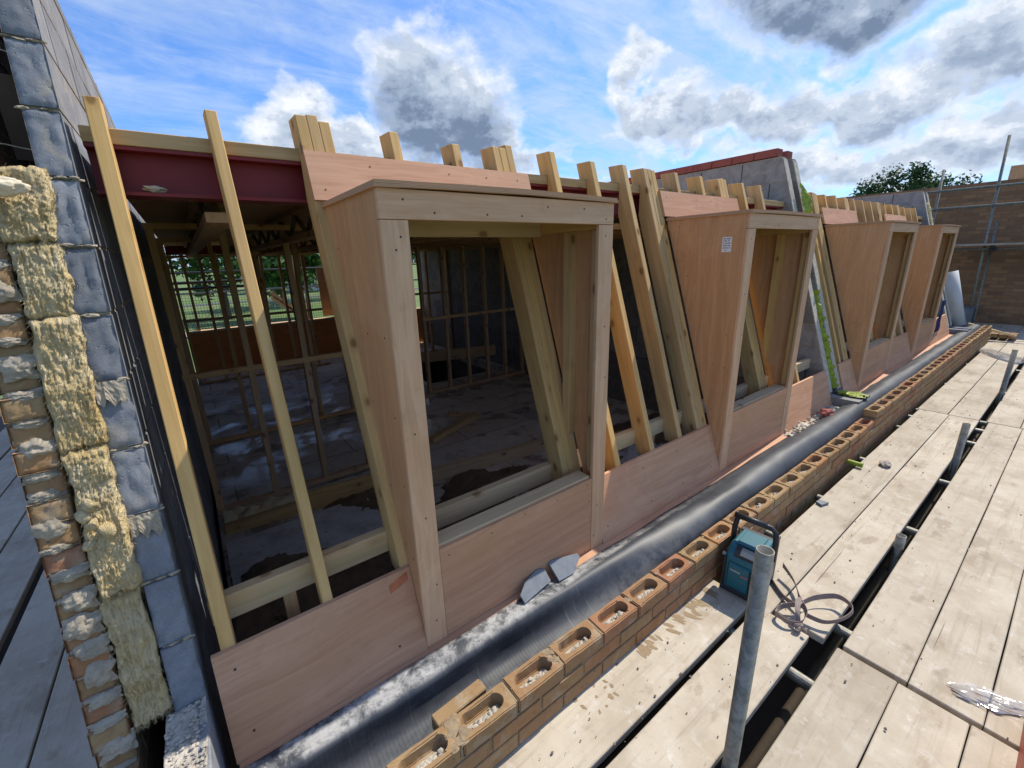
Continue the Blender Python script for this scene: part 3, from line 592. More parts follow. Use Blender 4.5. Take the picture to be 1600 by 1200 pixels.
# ================================================================== DORMERS
DORM = [(0.495, 1.53, 'nearest plywood dormer box, wide open front looking into the dark room', None), (2.75, 3.80, 'second nearest plywood dormer box with a white sticker on its cheek', 1),
        (5.62, 6.66, 'third plywood dormer box, just beyond the grey party wall', None), (7.85, 8.88, 'farthest plywood dormer box, near the brown brick end wall', None)]
ZR = 0.205
for di, (x0, x1, lab, stick) in enumerate(DORM):
    t = 0.018; yf = 1.300; root = thing('dormer', ((x0 + x1) / 2, 1.31, -1.5), lab, 'dormer', 'plywood dormers along the eaves')
    for s, xa in ((0, x0), (1, x1 - t)):
        m = MB(); poly = [(yf + t + 0.001, -1.497), (YF(ZR) - 0.001, ZR), (yf + t + 0.001, ZR)] if False else [(yf + t + 0.001, -1.498), (YF(-1.40) - 0.002, -1.40), (YF(ZR) - 0.002, ZR), (yf + t + 0.001, ZR)]
        m.prism_x(poly, xa, xa + t)
        xs_ = xa - 0.0 if s == 0 else xa + t; nx = -1 if s == 0 else 1
        for zz in (-1.1, -0.8, -0.5, -0.2, 0.1):
            for fr in (0.10, 0.55, 0.9):
                yy = yf + t + 0.02 + (YF(zz) - yf - t - 0.04) * fr
                if fr == 0.55 and random.random() < 0.5: continue
                m.disc((xs_, yy, zz + random.uniform(-0.06, 0.06)), (nx, 0, 0), 0.004)
        m.build('cheek', [M['cheek'], M['screw']], root, grain=(0, 0, 1), up=(1, 0, 0))
    for xa in (x0 - 0.001, x1 - 0.089):
        m = MB().box(xa, xa + 0.09, yf, yf + t, -1.5, 0.117)
        for zz in (0.07, 0.05, -0.3, -0.55, -0.9, -1.25, -1.42): m.disc((xa + random.uniform(0.02, 0.07), yf, zz + random.uniform(-0.03, 0.03)), (0, -1, 0), 0.004)
        m.build('post', [M['plypale'], M['screw']], root, grain=(0, 0, 1), up=(0, -1, 0), bevel=0.0015)
    m = MB().box(x0 - 0.001, x1 + 0.001, yf - 0.0005, yf + t, 0.119, 0.2045)
    for q in range(7): m.disc((x0 + 0.05 + (x1 - x0 - 0.1) * q / 6 + random.uniform(-0.03, 0.03), yf - 0.0005, random.choice((0.14, 0.175))), (0, -1, 0), 0.004)
    m.build('head_panel', [M['plypale'], M['screw']], root, grain=(1, 0, 0), up=(0, -1, 0), bevel=0.0015)
    m = MB().box(x0 + 0.091, x1 - 0.091, yf + 0.003, yf + t, -1.499, -1.078)
    for q in range(5): m.disc((x0 + 0.13 + (x1 - x0 - 0.26) * q / 4, yf + 0.003, -1.11 + random.uniform(-0.015, 0.015)), (0, -1, 0), 0.0035)
    for zz in (-1.2, -1.3, -1.4): m.disc((x1 - 0.11, yf + 0.003, zz), (0, -1, 0), 0.0035)
    m.build('sill_panel', [M['ply'], M['screw']], root, grain=(1, 0, 0), up=(0, -1, 0))
    MB().box(x0 + 0.092, x1 - 0.092, yf + t + 0.001, yf + t + 0.08, -1.115, -1.068).build('sill', M['pale'], root, grain=(1, 0, 0), bevel=0.002)
    # roof: two sheets of plywood, a little bowed
    m = MB(); nseg = 16; ya, yb = yf - 0.014, YF(ZR) + 0.0
    for lay in range(2):
        z0_ = ZR + lay * 0.0095; ov = 0.012 - lay * 0.004
        for i in range(nseg):
            xa = x0 - ov + (x1 - x0 + 2 * ov) * i / nseg; xb = x0 - ov + (x1 - x0 + 2 * ov) * (i + 1) / nseg
            bow = lambda x: 0.006 * math.sin(math.pi * (x - x0) / (x1 - x0)) * (1 if di == 0 else 0.6) + 0.002 * fn((x * 5, lay, di), 1.0)
            vs = [(xa, ya + lay * 0.003, z0_ + bow(xa)), (xb, ya + lay * 0.003, z0_ + bow(xb)), (xb, yb, z0_), (xa, yb, z0_), (xa, ya + lay * 0.003, z0_ + 0.009 + bow(xa)), (xb, ya + lay * 0.003, z0_ + 0.009 + bow(xb)), (xb, yb, z0_ + 0.009), (xa, yb, z0_ + 0.009)]
            fs = [(0, 1, 5, 4), (4, 5, 6, 7), (3, 2, 1, 0), (2, 3, 7, 6)] + ([(0, 4, 7, 3)] if i == 0 else []) + ([(1, 2, 6, 5)] if i == nseg - 1 else [])
            m.add(vs, fs, 0)
    m.build('roof_board', [M['edge']], root, origin=(x0, yf, ZR))
    # plywood strip on the rafters above the roof
    m = MB(); z0_, z1_ = ZR + 0.027, (0.415 if di == 0 else 0.40); m.prism_x([(YF(z0_) - t, z0_), (YF(z1_) - t, z1_), (YF(z1_), z1_), (YF(z0_), z0_)], x0 - 0.035, x1 + (0.03 if di == 0 else -0.03))
    for q in range(6):
        zz = random.choice((z0_ + 0.04, z1_ - 0.04)); m.disc((x0 + 0.02 + (x1 - x0 - 0.08) * q / 5, YF(zz) - t, zz), RAKE_OUT, 0.004)
    m.build('upper_apron', [M['ply'], M['screw']], root, grain=(1, 0, 0), up=RAKE_OUT)
    # framing inside
    for xa in (x0 + t + 0.001, x1 - t - 0.046):
        MB().box(xa, xa + 0.045, yf + t + 0.001, yf + t + 0.046, -1.067, 0.10).build('stud', M['pine'], root, grain=(0, 0, 1), bevel=0.002)
        zb = -0.91; MB().prism_x([(1.50, zb), (1.545, zb + 0.14), (1.545, 0.10), (1.50, 0.10)], xa, xa + 0.045).build('stud', M['pine'], root, grain=(0, 0, 1))
        MB().prism_x([(yf + t + 0.001, 0.102), (YF(0.1) - 0.01, 0.102), (YF(0.2) - 0.01, 0.2), (yf + t + 0.001, 0.2)], xa, xa + 0.045).build('top_rail', M['pine'], root, grain=(0, 1, 0))
    MB().box(x0 + t + 0.05, x1 - t - 0.05, 1.70, 1.745, 0.09, 0.19).build('lintel', M['pale'], root, grain=(1, 0, 0), bevel=0.002)
    MB().box(x0 + t + 0.05, x1 - t - 0.05, yf + t + 0.001, yf + t + 0.046, 0.14, 0.203).build('lintel', M['pine'], root, grain=(1, 0, 0), bevel=0.002)
    if stick:
        xs_ = x0 - 0.0012; m = MB().box(xs_, xs_ + 0.0010, 1.395, 1.455, -0.015, 0.075, 0); y_ = 0
        rows = [(0.064, [(0.006, 0.022), (0.026, 0.052)]), (0.052, [(0.008, 0.028), (0.036, 0.045)]), (0.038, [(0.006, 0.013), (0.02, 0.034), (0.038, 0.052)]), (0.024, [(0.008, 0.03), (0.036, 0.05)]), (0.010, [(0.006, 0.02), (0.024, 0.04), (0.046, 0.053)]), (-0.004, [(0.022, 0.03)])]
        for z, segs in rows:
            for a, b_ in segs: m.box(xs_ - 0.0006, xs_ + 0.0002, 1.455 - b_, 1.455 - a, z - 0.003, z + 0.003, 1)
        m.build('sticker', [M['white'], M['ink']], root)

# ================================================================== RAFTERS
def rafter_poly(z0=-1.22, z1=0.545, dep=0.115):
    yb = lambda z: YF(z) + dep
    if z0 < 0.2: return [(YF(z0), z0), (YF(z1), z1), (yb(z1), z1 + 0.004), (yb(0.436), 0.436), (1.992, 0.436), (1.992, (1.992 - dep - 1.31) / S - 1.5), (yb(z0), z0)]
    return [(YF(z0), z0), (YF(z1), z1), (yb(z1), z1 + 0.004), (yb(0.436), 0.436), (1.992, 0.436), (1.992, z0)]
def rafter(x, lab, w=0.042, z0=-1.22, z1=0.545, group='single rafters along the mansard', parent=None, mat='pine', name='rafter', dep=0.115):
    dz = random.uniform(-0.012, 0.012)
    o = MB().prism_x(rafter_poly(z0, z1 + dz, dep), x - w / 2, x + w / 2).build(name, M[mat], parent, grain=RAKE, up=(1, 0, 0), bevel=0.0025)
    if parent is None: tag(o, lab, 'rafter', group)
    return o
def triple(x, lab, w=0.041):
    root = thing('trimmer_rafter', (x, YF(-1.2), -1.2), lab, 'rafter', 'tripled trimmer rafters beside the dormers')
    for i in (-1, 0, 1): rafter(x + i * (w + 0.001), None, w, parent=root, name='timber')
rafter(-0.118, 'single rafter standing against the dark block wall, leftmost of all', 0.04, dep=0.085, z1=0.515)
rafter(0.188, 'single rafter alone between the block wall rafter and the nearest dormer', 0.036, dep=0.085, z1=0.53)
trip = [(0.525, 'tripled rafter running up the left side of the nearest dormer'), (1.44, 'tripled rafter seen through the right side of the nearest dormer'), (2.665, 'tripled rafter running up the left side of the second dormer'), (3.62, 'tripled rafter behind the right side of the second dormer'),
        (5.50, 'tripled rafter running up the left side of the third dormer'), (6.45, 'tripled rafter behind the right side of the third dormer'), (7.68, 'tripled rafter running up the left side of the farthest dormer'), (8.62, 'tripled rafter behind the right side of the farthest dormer')]
for x, l in trip: triple(x, l)
for i, x in enumerate((1.767 + 0.02, 2.088 + 0.02, 2.407)): rafter(x, ORD[i] + ' single rafter to the right of the nearest dormer')
for i, x in enumerate((3.955, 4.28)): rafter(x, ORD[i] + ' single rafter to the right of the second dormer')
rafter(5.33, 'single rafter just beyond the grey party wall')
for i, x in enumerate((6.72, 7.04, 7.36)): rafter(x, ORD[i] + ' single rafter to the right of the third dormer')
for i, x in enumerate((8.94, 9.28, 9.62)): rafter(x, ORD[i] + ' single rafter to the right of the farthest dormer')
names = ['nearest', 'second', 'third', 'farthest']
for di, xs_ in enumerate(((0.855, 1.16), (2.98, 3.31), (5.80, 6.12), (7.97, 8.30))):
    for i, x in enumerate(xs_): rafter(x, ('left' if i == 0 else 'right') + ' short rafter stub rising above the %s dormer' % names[di], 0.042, 0.24, 0.545 - 0.02 * (di == 0 and i), group='short rafters above the dormers')

# rail behind the rafters, little struts under it
for (a, b_, lab) in ((-0.15, 2.1, 'pale timber rail behind the rafter feet, through the nearest dormer'), (2.103, 4.86, 'pale timber rail behind the rafter feet, at the second dormer'), (5.21, 10.28, 'pale timber rail behind the rafter feet of the far dormers')):
    zc = -1.165; o = MB().prism_x([(YF(zc) + 0.118, zc), (YF(zc) + 0.118, zc + 0.095), (YF(zc) + 0.162, zc + 0.095), (YF(zc) + 0.162, zc)], a, b_).build('timber_rail', M['pale'], grain=(1, 0, 0), bevel=0.002); tag(o, lab, 'rail', 'rails behind the rafter feet')
for x, lab in ((0.085, 'short upright strut under the rail left of the nearest dormer'), (1.86, 'short upright strut under the rail right of the nearest dormer'), (2.3, 'short upright strut under the rail left of the second dormer')):
    o = MB().box(x - 0.022, x + 0.022, 1.55, 1.59, FL, -1.167).build('strut', M['stud'], grain=(0, 0, 1), bevel=0.002); tag(o, lab, 'strut', 'struts under the rail')

# ================================================================== PLATE, BEAM, CEILING
for a, b_, w in ((-0.17, 4.87, 'nearest'), (5.2, 10.3, 'far')):
    o = MB().box(a, b_, 1.994, 2.12, 0.388, 0.434).build('wall_plate', M['pine'], grain=(1, 0, 0), bevel=0.002); tag(o, 'long timber plate on top of the %s red beam' % w, 'timber plate', 'plates on the red beams')
    o = MB().prism_x([(1.998, 0.237), (2.118, 0.237), (2.118, 0.248), (2.064, 0.248), (2.064, 0.375), (2.118, 0.375), (2.118, 0.386), (1.998, 0.386), (1.998, 0.375), (2.054, 0.375), (2.054, 0.248), (1.998, 0.248)], a, b_).build('steel_beam', M['red']); tag(o, 'dark red painted steel beam across the %s room' % w, 'steel beam', 'red steel beams')
    o = MB().box(a, b_, 2.13, 10.5, 0.385, 0.41).build('roof_deck', M['stud']); tag(o, 'dark roof deck over the %s room' % w, 'roof deck', 'dark roof decks')
    x = a + 0.33; i = 0
    while x < b_:
        m = MB().box(x - 0.045, x + 0.045, 2.13, 10.4, 0.345, 0.383).box(x - 0.045, x + 0.045, 2.13, 10.4, 0.165, 0.203)
        if a < 1:
            y = 2.2; up = True
            while y < 10.2: m.bar((x, y, 0.20 if up else 0.348), (x, y + 0.3, 0.348 if up else 0.20), 0.03, 0.012, None, 1); y += 0.3; up = not up
        o = m.build('ceiling_joist', [M['stud'], M['galv']], grain=(0, 1, 0)); tag(o, (ORD[i] + ' open web ceiling joist from the left in the %s room') % w, 'joist', 'ceiling joists'); i += 1; x += 0.6
m = MB().blob((-0.02, 2.02, 0.262), 0.022, 2, 0.5, 2, 3, 0, (1.4, 0.9, 0.6)); o = m.build('mortar_lump', M['crumbs']); tag(o, 'pale lump of mortar lying on the red beam flange', 'mortar lump')

# ================================================================== PARTITIONS AND FAR SIDE
def partition(y, x0, x1, step, z0, z1, lab, nog=None, skip=(), group='stud partitions in the room'):
    root = thing('stud_partition', ((x0 + x1) / 2, y, z0), lab, 'stud wall', group); d = 0.07
    MB().box(x0, x1, y, y + d, z1 - 0.04, z1).build('top_plate', M['stud'], root, grain=(1, 0, 0)); MB().box(x0, x1, y, y + d, z0, z0 + 0.04).build('bottom_plate', M['stud'], root, grain=(1, 0, 0))
    x = x0 + 0.03; i = 0
    while x < x1:
        if i not in skip: MB().box(x - 0.0225, x + 0.0225, y, y + d, z0 + 0.04, z1 - 0.04).build('stud', M['stud'], root, grain=(0, 0, 1))
        x += step; i += 1
    if nog: MB().box(x0, x1, y - 0.003, y + d - 0.02, nog, nog + 0.045).build('nogging', M['stud'], root, grain=(1, 0, 0))
partition(4.12, -0.16, 1.75, 0.435, FL + 0.06, 0.31, 'stud partition close behind the left rafters, two thirds open', nog=-0.855)
partition(6.15, -0.16, 2.0, 0.44, FL, 0.31, 'stud partition at the middle of the left room')
partition(6.15, 2.85, 4.85, 0.385, FL, 0.30, 'stud partition with nogging seen through the nearest dormer', nog=-0.92)
partition(8.9, 2.3, 4.85, 0.5, FL, 0.30, 'dim stud partition behind the floor opening', nog=-0.75)
partition(9.6, -0.16, 2.2, 0.42, FL, 0.20, 'dark stud partition in front of the far windows', nog=-0.95)
root = thing('stud_partition', (2.55, 7.6, FL), 'short stud partition running away from the viewer', 'stud wall', 'stud partitions in the room')
for i in range(6): MB().box(2.52, 2.59, 6.6 + i * 0.5, 6.64 + i * 0.5, FL + 0.04, 0.26).build('stud', M['stud'], root, grain=(0, 0, 1))
MB().box(2.52, 2.59, 6.5, 9.4, 0.26, 0.30).build('top_plate', M['stud'], root, grain=(0, 1, 0)); MB().box(2.52, 2.59, 6.5, 9.4, FL, FL + 0.04).build('bottom_plate', M['stud'], root, grain=(0, 1, 0))
MB().box(2.515, 2.6, 6.5, 9.4, -1.0, -0.955).build('nogging', M['stud'], root, grain=(0, 1, 0))
# timbers on the floor
for p0, p1, w, h, lab, mt in (((-0.13, 3.86, FL + 0.09), (1.35, 3.70, FL + 0.09), 0.05, 0.18, 'long timber on edge at the foot of the left stud partition', 'pine'), ((1.2, 3.62, FL + 0.06), (3.1, 3.34, FL + 0.06), 0.09, 0.12, 'long pale timber lying on the floor behind the nearest dormer', 'pale'),
        ((3.05, 3.1, FL + 0.06), (4.7, 2.7, FL + 0.06), 0.09, 0.12, 'long timber lying on the floor behind the rafters left of second dormer', 'pine'), ((1.98, 4.35, FL + 0.05), (2.85, 4.72, FL + 0.05), 0.09, 0.07, 'short yellow timber offcut lying alone on the floor', 'pine'), ((2.62, 5.05, FL + 0.03), (2.87, 4.74, FL + 0.03), 0.08, 0.05, 'small timber offcut touching the end of the yellow one', 'stud'),
        ((3.0, 7.4, FL + 0.35), (4.7, 6.9, FL + 0.35), 0.04, 0.2, 'board guarding the floor opening', 'stud')):
    o = MB().bar(p0, p1, w, h).build('loose_timber', M[mt], grain=Vector(p1) - Vector(p0), bevel=0.003); tag(o, lab, 'timber', 'loose timbers on the floor')
# pale insulation board with blue print, half under the mud
fb = thing('insulation_board', (0.2, 3.2, FL + 0.01), 'pale foil insulation board with blue print, half buried in mud', 'insulation board')
MB().box(-0.14, 0.95, 2.72, 3.62, FL + 0.002, FL + 0.055).build('panel', M['foil'], fb)
def text(body, size, mw, mat, name, parent, ext=0.0006):
    cu = bpy.data.curves.new(name, 'FONT'); cu.body = body; cu.size = size; cu.extrude = ext; cu.align_x = 'CENTER'; cu.align_y = 'CENTER'
    o = bpy.data.objects.new(name, cu); COL.objects.link(o); dg = bpy.context.evaluated_depsgraph_get(); me = bpy.data.meshes.new_from_object(o.evaluated_get(dg)); bpy.data.objects.remove(o)
    me.materials.clear(); me.materials.append(mat); o = bpy.data.objects.new(name, me); COL.objects.link(o)
    o.parent = parent; o.matrix_local = EMPTY_MW[parent.name].inverted() @ mw; return o
text('Dar', 0.13, Matrix.Translation((0.22, 3.02, FL + 0.057)) @ Matrix.Rotation(R(196), 4, 'Z'), M['blueink'], 'print', fb)
for (a, b_, c, d_, lab) in ((1.45, 2.7, 2.2, 2.62, 'crumpled white sheet on the mud behind the nearest dormer'), (2.9, 3.9, 2.3, 2.7, 'pale blue sheet on the floor behind the single rafters')):
    m = MB().grid(40, 16, lambda u, v: Vector((a + (b_ - a) * u + 0.05 * fn((u * 3, v * 3, a), 1.5), c + (d_ - c) * v + 0.06 * fn((u * 4, v, a), 1.3, 4), FL + 0.075 + 0.05 * fn((u * 4, v * 3, a), 1.6, 8) + 0.015 * fn((u * 14, v * 9, a), 1.5))))
    o = m.build('white_sheet', M['foil'], smooth=True); tag(o, lab, 'sheet', 'pale sheets on the floor')
rb = [((0.27, 2.2), 0.10), ((0.42, 1.78), 0.09), ((0.18, 1.70), 0.06), ((0.02, 2.0), 0.05), ((0.45, 2.0), 0.05), ((0.10, 2.5), 0.05), ((0.52, 1.66), 0.07), ((0.0, 1.66), 0.06)]
for i, ((x, y), r) in enumerate(rb):
    o = MB().blob((x, y, FL + 0.10 + r * 0.3), r, 3, 0.35, 1.8, i * 3.1, 0, (1.2, 1, 0.75)).build('rubble_lump', M['mud'] if i % 3 else M['stone'])
    tag(o, ['big', 'large', 'small', 'small', 'middling', 'small', 'large', 'small'][i] + ' lump of rubble in the mud, ' + ['behind the rail left of the lone rafter', 'under the rail right of the lone rafter', 'under the rail beside the strut', 'near the left block wall', 'right of the biggest lump', 'beside the printed board', 'nearest the first dormer cheek', 'in the corner by the wall rafter'][i], 'rubble', 'rubble lumps in the mud')
m = MB(); m.grid(30, 10, lambda u, v: Vector((-0.12 + u * 0.55, 3.72 + v * 0.16, FL + 0.17 + 0.07 * (1 - (2 * v - 1) ** 2) * (0.5 + fn((u * 5, v * 2, 0), 1.4)) + 0.02 * fn((u * 20, v * 12, 0), 1.5)))); o = m.build('wool_scrap', M['wool'], smooth=True); tag(o, 'yellow scrap of wool on the timber at the left wall', 'insulation scrap')
# rear of the building
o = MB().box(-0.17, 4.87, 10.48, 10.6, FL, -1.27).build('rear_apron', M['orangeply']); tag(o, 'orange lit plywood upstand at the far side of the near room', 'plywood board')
o = MB().box(-0.17, 4.87, 10.42, 10.62, -1.268, -1.22).build('rear_rail', M['pale'], grain=(1, 0, 0)); tag(o, 'sunlit rail on top of the far orange upstand', 'rail')
o = MB().box(-0.17, 4.87, 10.2, 10.3, 0.22, 0.38).build('rear_beam', M['red']); tag(o, 'dark beam across the far side of the near room', 'steel beam')
for i, x in enumerate((0.05, 0.55, 1.08, 1.3, 1.95, 2.1, 2.7, 3.3, 3.9, 4.5)):
    w = 0.12 if i in (2, 4) else 0.045
    o = MB().prism_x([(10.60, -1.22), (10.13, 0.25), (10.02, 0.25), (10.48, -1.22)], x - w / 2, x + w / 2).build('rear_rafter', M['stud'], grain=(0, -S, 1), up=(1, 0, 0)); tag(o, ORD[i] + ' rafter from the left at the far side of the room', 'rafter', 'rafters at the far side')
for (a, b_, lab) in ((2.45, 3.0, 'pink plywood panel left at the far window'), (3.25, 3.9, 'pink plywood panel right at the far window')):
    o = MB().box(a, b_, 10.7, 10.72, -1.2, -0.1).build('plywood_sheet', M['ply']); tag(o, lab, 'plywood panel', 'pink panels at the far window')
for i in range(3):
    o = MB().box(-1.5, 7.0, 11.2 + i * 0.235, 11.425 + i * 0.235, -1.44, -1.40).build('scaffold_board', M['board'], grain=(1, 0, 0), bevel=0.003); tag(o, ['nearest', 'middle', 'outermost'][i] + ' sunlit scaffold board outside the far window', 'scaffold board', 'scaffold boards outside the far window')
for i, (a, b_) in enumerate(((-0.6, 1.15), (1.2, 2.95), (3.0, 4.75))):
    m = MB(); z0_, z1_ = -1.40, -0.62; n = int((b_ - a) / 0.06)
    for q in range(n + 1): xx = a + (b_ - a) * q / n; m.box(xx - 0.003, xx + 0.003, 12.297, 12.303, z0_, z1_)
    for q in range(14): zz = z0_ + (z1_ - z0_) * q / 13; m.box(a, b_, 12.304, 12.310, zz - 0.003, zz + 0.003)
    o = m.build('mesh_guard', M['wire']); tag(o, ['left', 'middle', 'right'][i] + ' wire mesh guard panel beyond the far window', 'mesh guard', 'mesh guards beyond the far window')
for z in (-0.58, -0.12):
    o = MB().tube([(-2, 12.34, z), (8, 12.34, z)], 0.024, 10).build('guard_rail', M['galv'] if z < -0.3 else M['black']); tag(o, ('lower' if z < -0.3 else 'upper') + ' scaffold guard rail beyond the far window', 'guard rail', 'guard rails beyond the far window')
for i, z in enumerate((-0.42, -0.30)):
    o = MB().tube([(-1, 10.9, z), (1.15, 10.9, z)], 0.03, 10).build('scaffold_tube', M['black']); tag(o, ('lower' if i == 0 else 'upper') + ' black tube across the left far window', 'tube', 'black tubes at the far window')
for i, dz in enumerate((0.0, 0.10)):
    o = MB().bar((1.55, 11.4, -0.62 - dz), (2.25, 11.4, -1.33 - dz * 0.6), 0.05, 0.09).build('leaning_timber', M['pale'], grain=(1, 0, -1)); tag(o, ('upper' if i == 0 else 'lower') + ' sunlit timber sloping down outside the far window', 'timber', 'sloping timbers outside the far window')

# ================================================================== LEFT PARTY WALL (block leaf, wool, brick leaf)
BX0, BX1 = -0.275, -0.195
blk = thing('block_leaf', (-0.235, 3.0, -4.0), 'dark grey block wall on the left with a raked raw end', 'block wall')
bw = MB(); bmo = MB(); H = 0.1935; c = 0; z = -1.28
while z < 1.08:
    z1 = min(z + H - 0.012, 1.09); zm = (z + z1) / 2; j = lambda s=0.004: random.uniform(-s, s)
    y = YF(zm) + j(0.008); ln = 0.38 if c % 2 else 0.19; first = True
    while y < 10.5:
        y1 = min(y + ln, 10.5)
        if first:
            # the end block, cut to the rake, with a slightly uneven end
            def endf(u, v, z=z, z1=z1): 
                zz = z + (z1 - z) * v; x = BX0 + (BX1 - BX0) * u; r = 0.006 * fn((u * 2, v * 2, zz), 2.2, 3) + 0.003 * fn((u * 6, v * 6, zz), 2, 7)
                rim = min(u, 1 - u, v, 1 - v); r += 0.004 * max(0, 0.045 - rim) / 0.045 + 0.0016 * fn((u * 14, v * 14, zz), 2, 2)
                return Vector((x, YF(zz) + r, zz))
            o0 = len(bw.v); bw.grid(8, 16, endf); n = 9
            bw.add([(BX0, YF(z), z), (BX1, YF(z), z), (BX1, y1, z), (BX0, y1, z), (BX0, YF(z1), z1), (BX1, YF(z1), z1), (BX1, y1, z1), (BX0, y1, z1)], [(0, 3, 2, 1), (4, 5, 6, 7), (1, 2, 6, 5), (0, 4, 7, 3), (3, 7, 6, 2)])
        else: bw.box(BX0 + j(0.002), BX1 + j(0.002), y, y1, z, z1)
        bmo.box(BX0 + 0.006, BX1 - 0.004, y1, y1 + 0.012, z, z1); y = y1 + 0.012; ln = 0.38; first = False
    # bed joint with squeezed mortar at the end
    bmo.box(BX0 + 0.006, BX1 - 0.003, YF(z1) + 0.012, 10.5, z1, z1 + 0.012)
    for q in range(9):
        u = random.random(); bmo.blob((BX0 + (BX1 - BX0) * u, YF(z1) + 0.010 + random.uniform(-0.008, 0.01), z1 + 0.006 + j(0.004)), random.uniform(0.004, 0.010), 1, 0.7, 2.5, q + c * 7, 0, (1.9, 0.9, 0.6))
    if c in (2, 4): bmo.grid(14, 8, lambda u, v: Vector((BX0 + 0.004 + (BX1 - BX0 - 0.008) * u, YF(z1 - 0.07 * v) - 0.003 - 0.007 * abs(fn((u * 3, v * 3, z), 1.7)), z1 + 0.01 - (0.06 + 0.03 * fn((u * 4, 0, z), 1.3)) * v)))
    z += H; c += 1
o = bw.build('blocks', M['dblock'], blk)
for p in o.data.polygons: p.use_smooth = p.area < 2.6e-4
o = None; bmo.build('mortar_joints', M['mortar'], blk)
# the step at the bottom with debris on it
st = MB().box(-0.30, -0.197, 0.98, 10.4, -3.9, -1.285); st.build('base_blocks', M['dblock'], blk, bevel=0.004)
db = MB().grid(30, 46, lambda u, v: Vector((-0.298 + 0.098 * u * (1 - 0.25 * max(0, 0.6 - v)), 0.99 + 0.40 * v, -1.284 + 0.012 * max(0, fn((u * 3, v * 8, 1), 1.1, 2) + 0.25) + 0.010 * max(0, fn((u * 9, v * 30, 1), 1.1)) - 0.004 * (u > 0.75))))
for q in range(230):
    u = random.random(); v = random.random() ** 0.7; r = random.choice((0.002, 0.003, 0.004, 0.006)); db.blob((-0.296 + 0.09 * u, 1.0 + 0.38 * v, -1.28 + 0.008 * random.random()), r, 1, 0.5, 2, q, 0, (1.2, 1, 0.7))
o = db.build('mortar_debris', M['crumbs']); tag(o, 'pale mortar debris scattered on the block step at the wall foot', 'mortar debris'); o['kind'] = 'stuff'
# a sheet of brown closer in the cavity and wall ties
o = MB().box(-0.335, -0.28, 2.05, 2.065, 0.33, 0.56).build('cavity_closer', M['deck']); tag(o, 'brown strip hanging in the cavity behind the top block', 'cavity closer')
for i, (z, y) in enumerate(((0.60, 2.0), (0.335, 1.93))):
    m = MB().tube([(-0.24, y, z), (-0.30, y, z + 0.008), (-0.33, y + 0.01, z + 0.016), (-0.36, y, z + 0.014), (-0.40, y, z + 0.012)], 0.0018, 6); o = m.build('wall_tie', M['galv']); tag(o, ('upper' if i == 0 else 'lower') + ' thin wire wall tie crossing the cavity on the left', 'wall tie', 'wall ties in the cavity')
# brick leaf
QX0, QX1 = -0.458, -0.376
brk = thing('brick_leaf', (-0.415, 3.0, -4.0), 'stock brick outer leaf on the far left, its raw end smeared with mortar', 'brick wall')
m = MB(); mo = MB(); z = -1.42; c = 0; CH = 0.069
def lump(mo, cx, cz, w, h, th, seed):
    def g(u, v):
        a = u * 2 - 1; b2 = v * 2 - 1; r = min(1.0, (a * a + b2 * b2) ** 0.5); e = 1 + 0.35 * fn((math.atan2(b2, a) * 1.2, seed, 0), 1.3)
        x = cx + a * w * e; zz = cz + b2 * h * e; x = max(QX0 - 0.004, min(QX1 + 0.008, x))
        hgt = th * max(0, 1 - r ** 2.2) * (0.75 + 0.5 * fn((a * 2, b2 * 2, seed), 1.3)) + 0.003 * fn((a * 7, b2 * 7, seed), 1.4) + 0.0025 * fn((a * 16, b2 * 16, seed), 1.4)
        if r > 0.93: hgt -= 0.006
        return Vector((x, YF(zz) - 0.004 - hgt, zz))
    mo.grid(22, 18, g)
while z < 1.0:
    z1 = z + CH - 0.010; j = lambda s=0.005: random.uniform(-s, s); y = YF((z + z1) / 2) + j(0.012); first = True; ln = 0.215 if c % 2 else 0.105
    while y < 10.4:
        y1 = y + ln
        if first:
            sd = random.uniform(0, 50); yo = y - YF((z + z1) / 2)
            def bf(u, v, z=z, z1=z1, yo=yo, sd=sd):
                zz = z + (z1 - z) * v; rim = min(u, 1 - u, v, 1 - v); r = 0.008 * max(0, 0.10 - rim) / 0.10 + 0.004 * fn((u * 3, v * 2, sd), 1.6) + 0.0025 * fn((u * 9, v * 6, sd), 1.6)
                return Vector((QX0 + (QX1 - QX0) * u, YF(zz) + yo + r, zz))
            m.grid(14, 9, bf); m.add([(QX0, YF(z) + yo, z), (QX1, YF(z) + yo, z), (QX1, y1, z), (QX0, y1, z), (QX0, YF(z1) + yo, z1), (QX1, YF(z1) + yo, z1), (QX1, y1, z1), (QX0, y1, z1)], [(0, 3, 2, 1), (4, 5, 6, 7), (1, 2, 6, 5), (0, 4, 7, 3), (3, 7, 6, 2)])
        else: m.box(QX0 + j(0.002), QX1 + j(0.003), y, y1, z, z1)
        y = y1 + 0.01; ln = 0.215; first = False
    mo.box(QX0 + 0.006, QX1 - 0.004, YF(z1) + 0.008, 10.4, z1 - 0.001, z + CH + 0.001)
    if -1.4 < z < 0.15:
        big = c % 3 == 1 or z < -0.95 and z > -1.2
        lump(mo, (QX0 + QX1) / 2 + j(0.012), z1 + 0.004 + j(0.008), random.uniform(0.030, 0.042), random.uniform(0.012, 0.018) * (2.0 if big else 1.0), random.uniform(0.008, 0.014) * (1.5 if big else 1), c * 2.3)
    z += CH; c += 1
m.box(QX0, QX1, 0.9, 10.4, -3.9, -1.43)
o = m.build('bricks', M['brick'], brk)
for p in o.data.polygons: p.use_smooth = p.area < 1.2e-4
o = None; mo.build('mortar_smears', M['mortar'], brk, smooth=True)
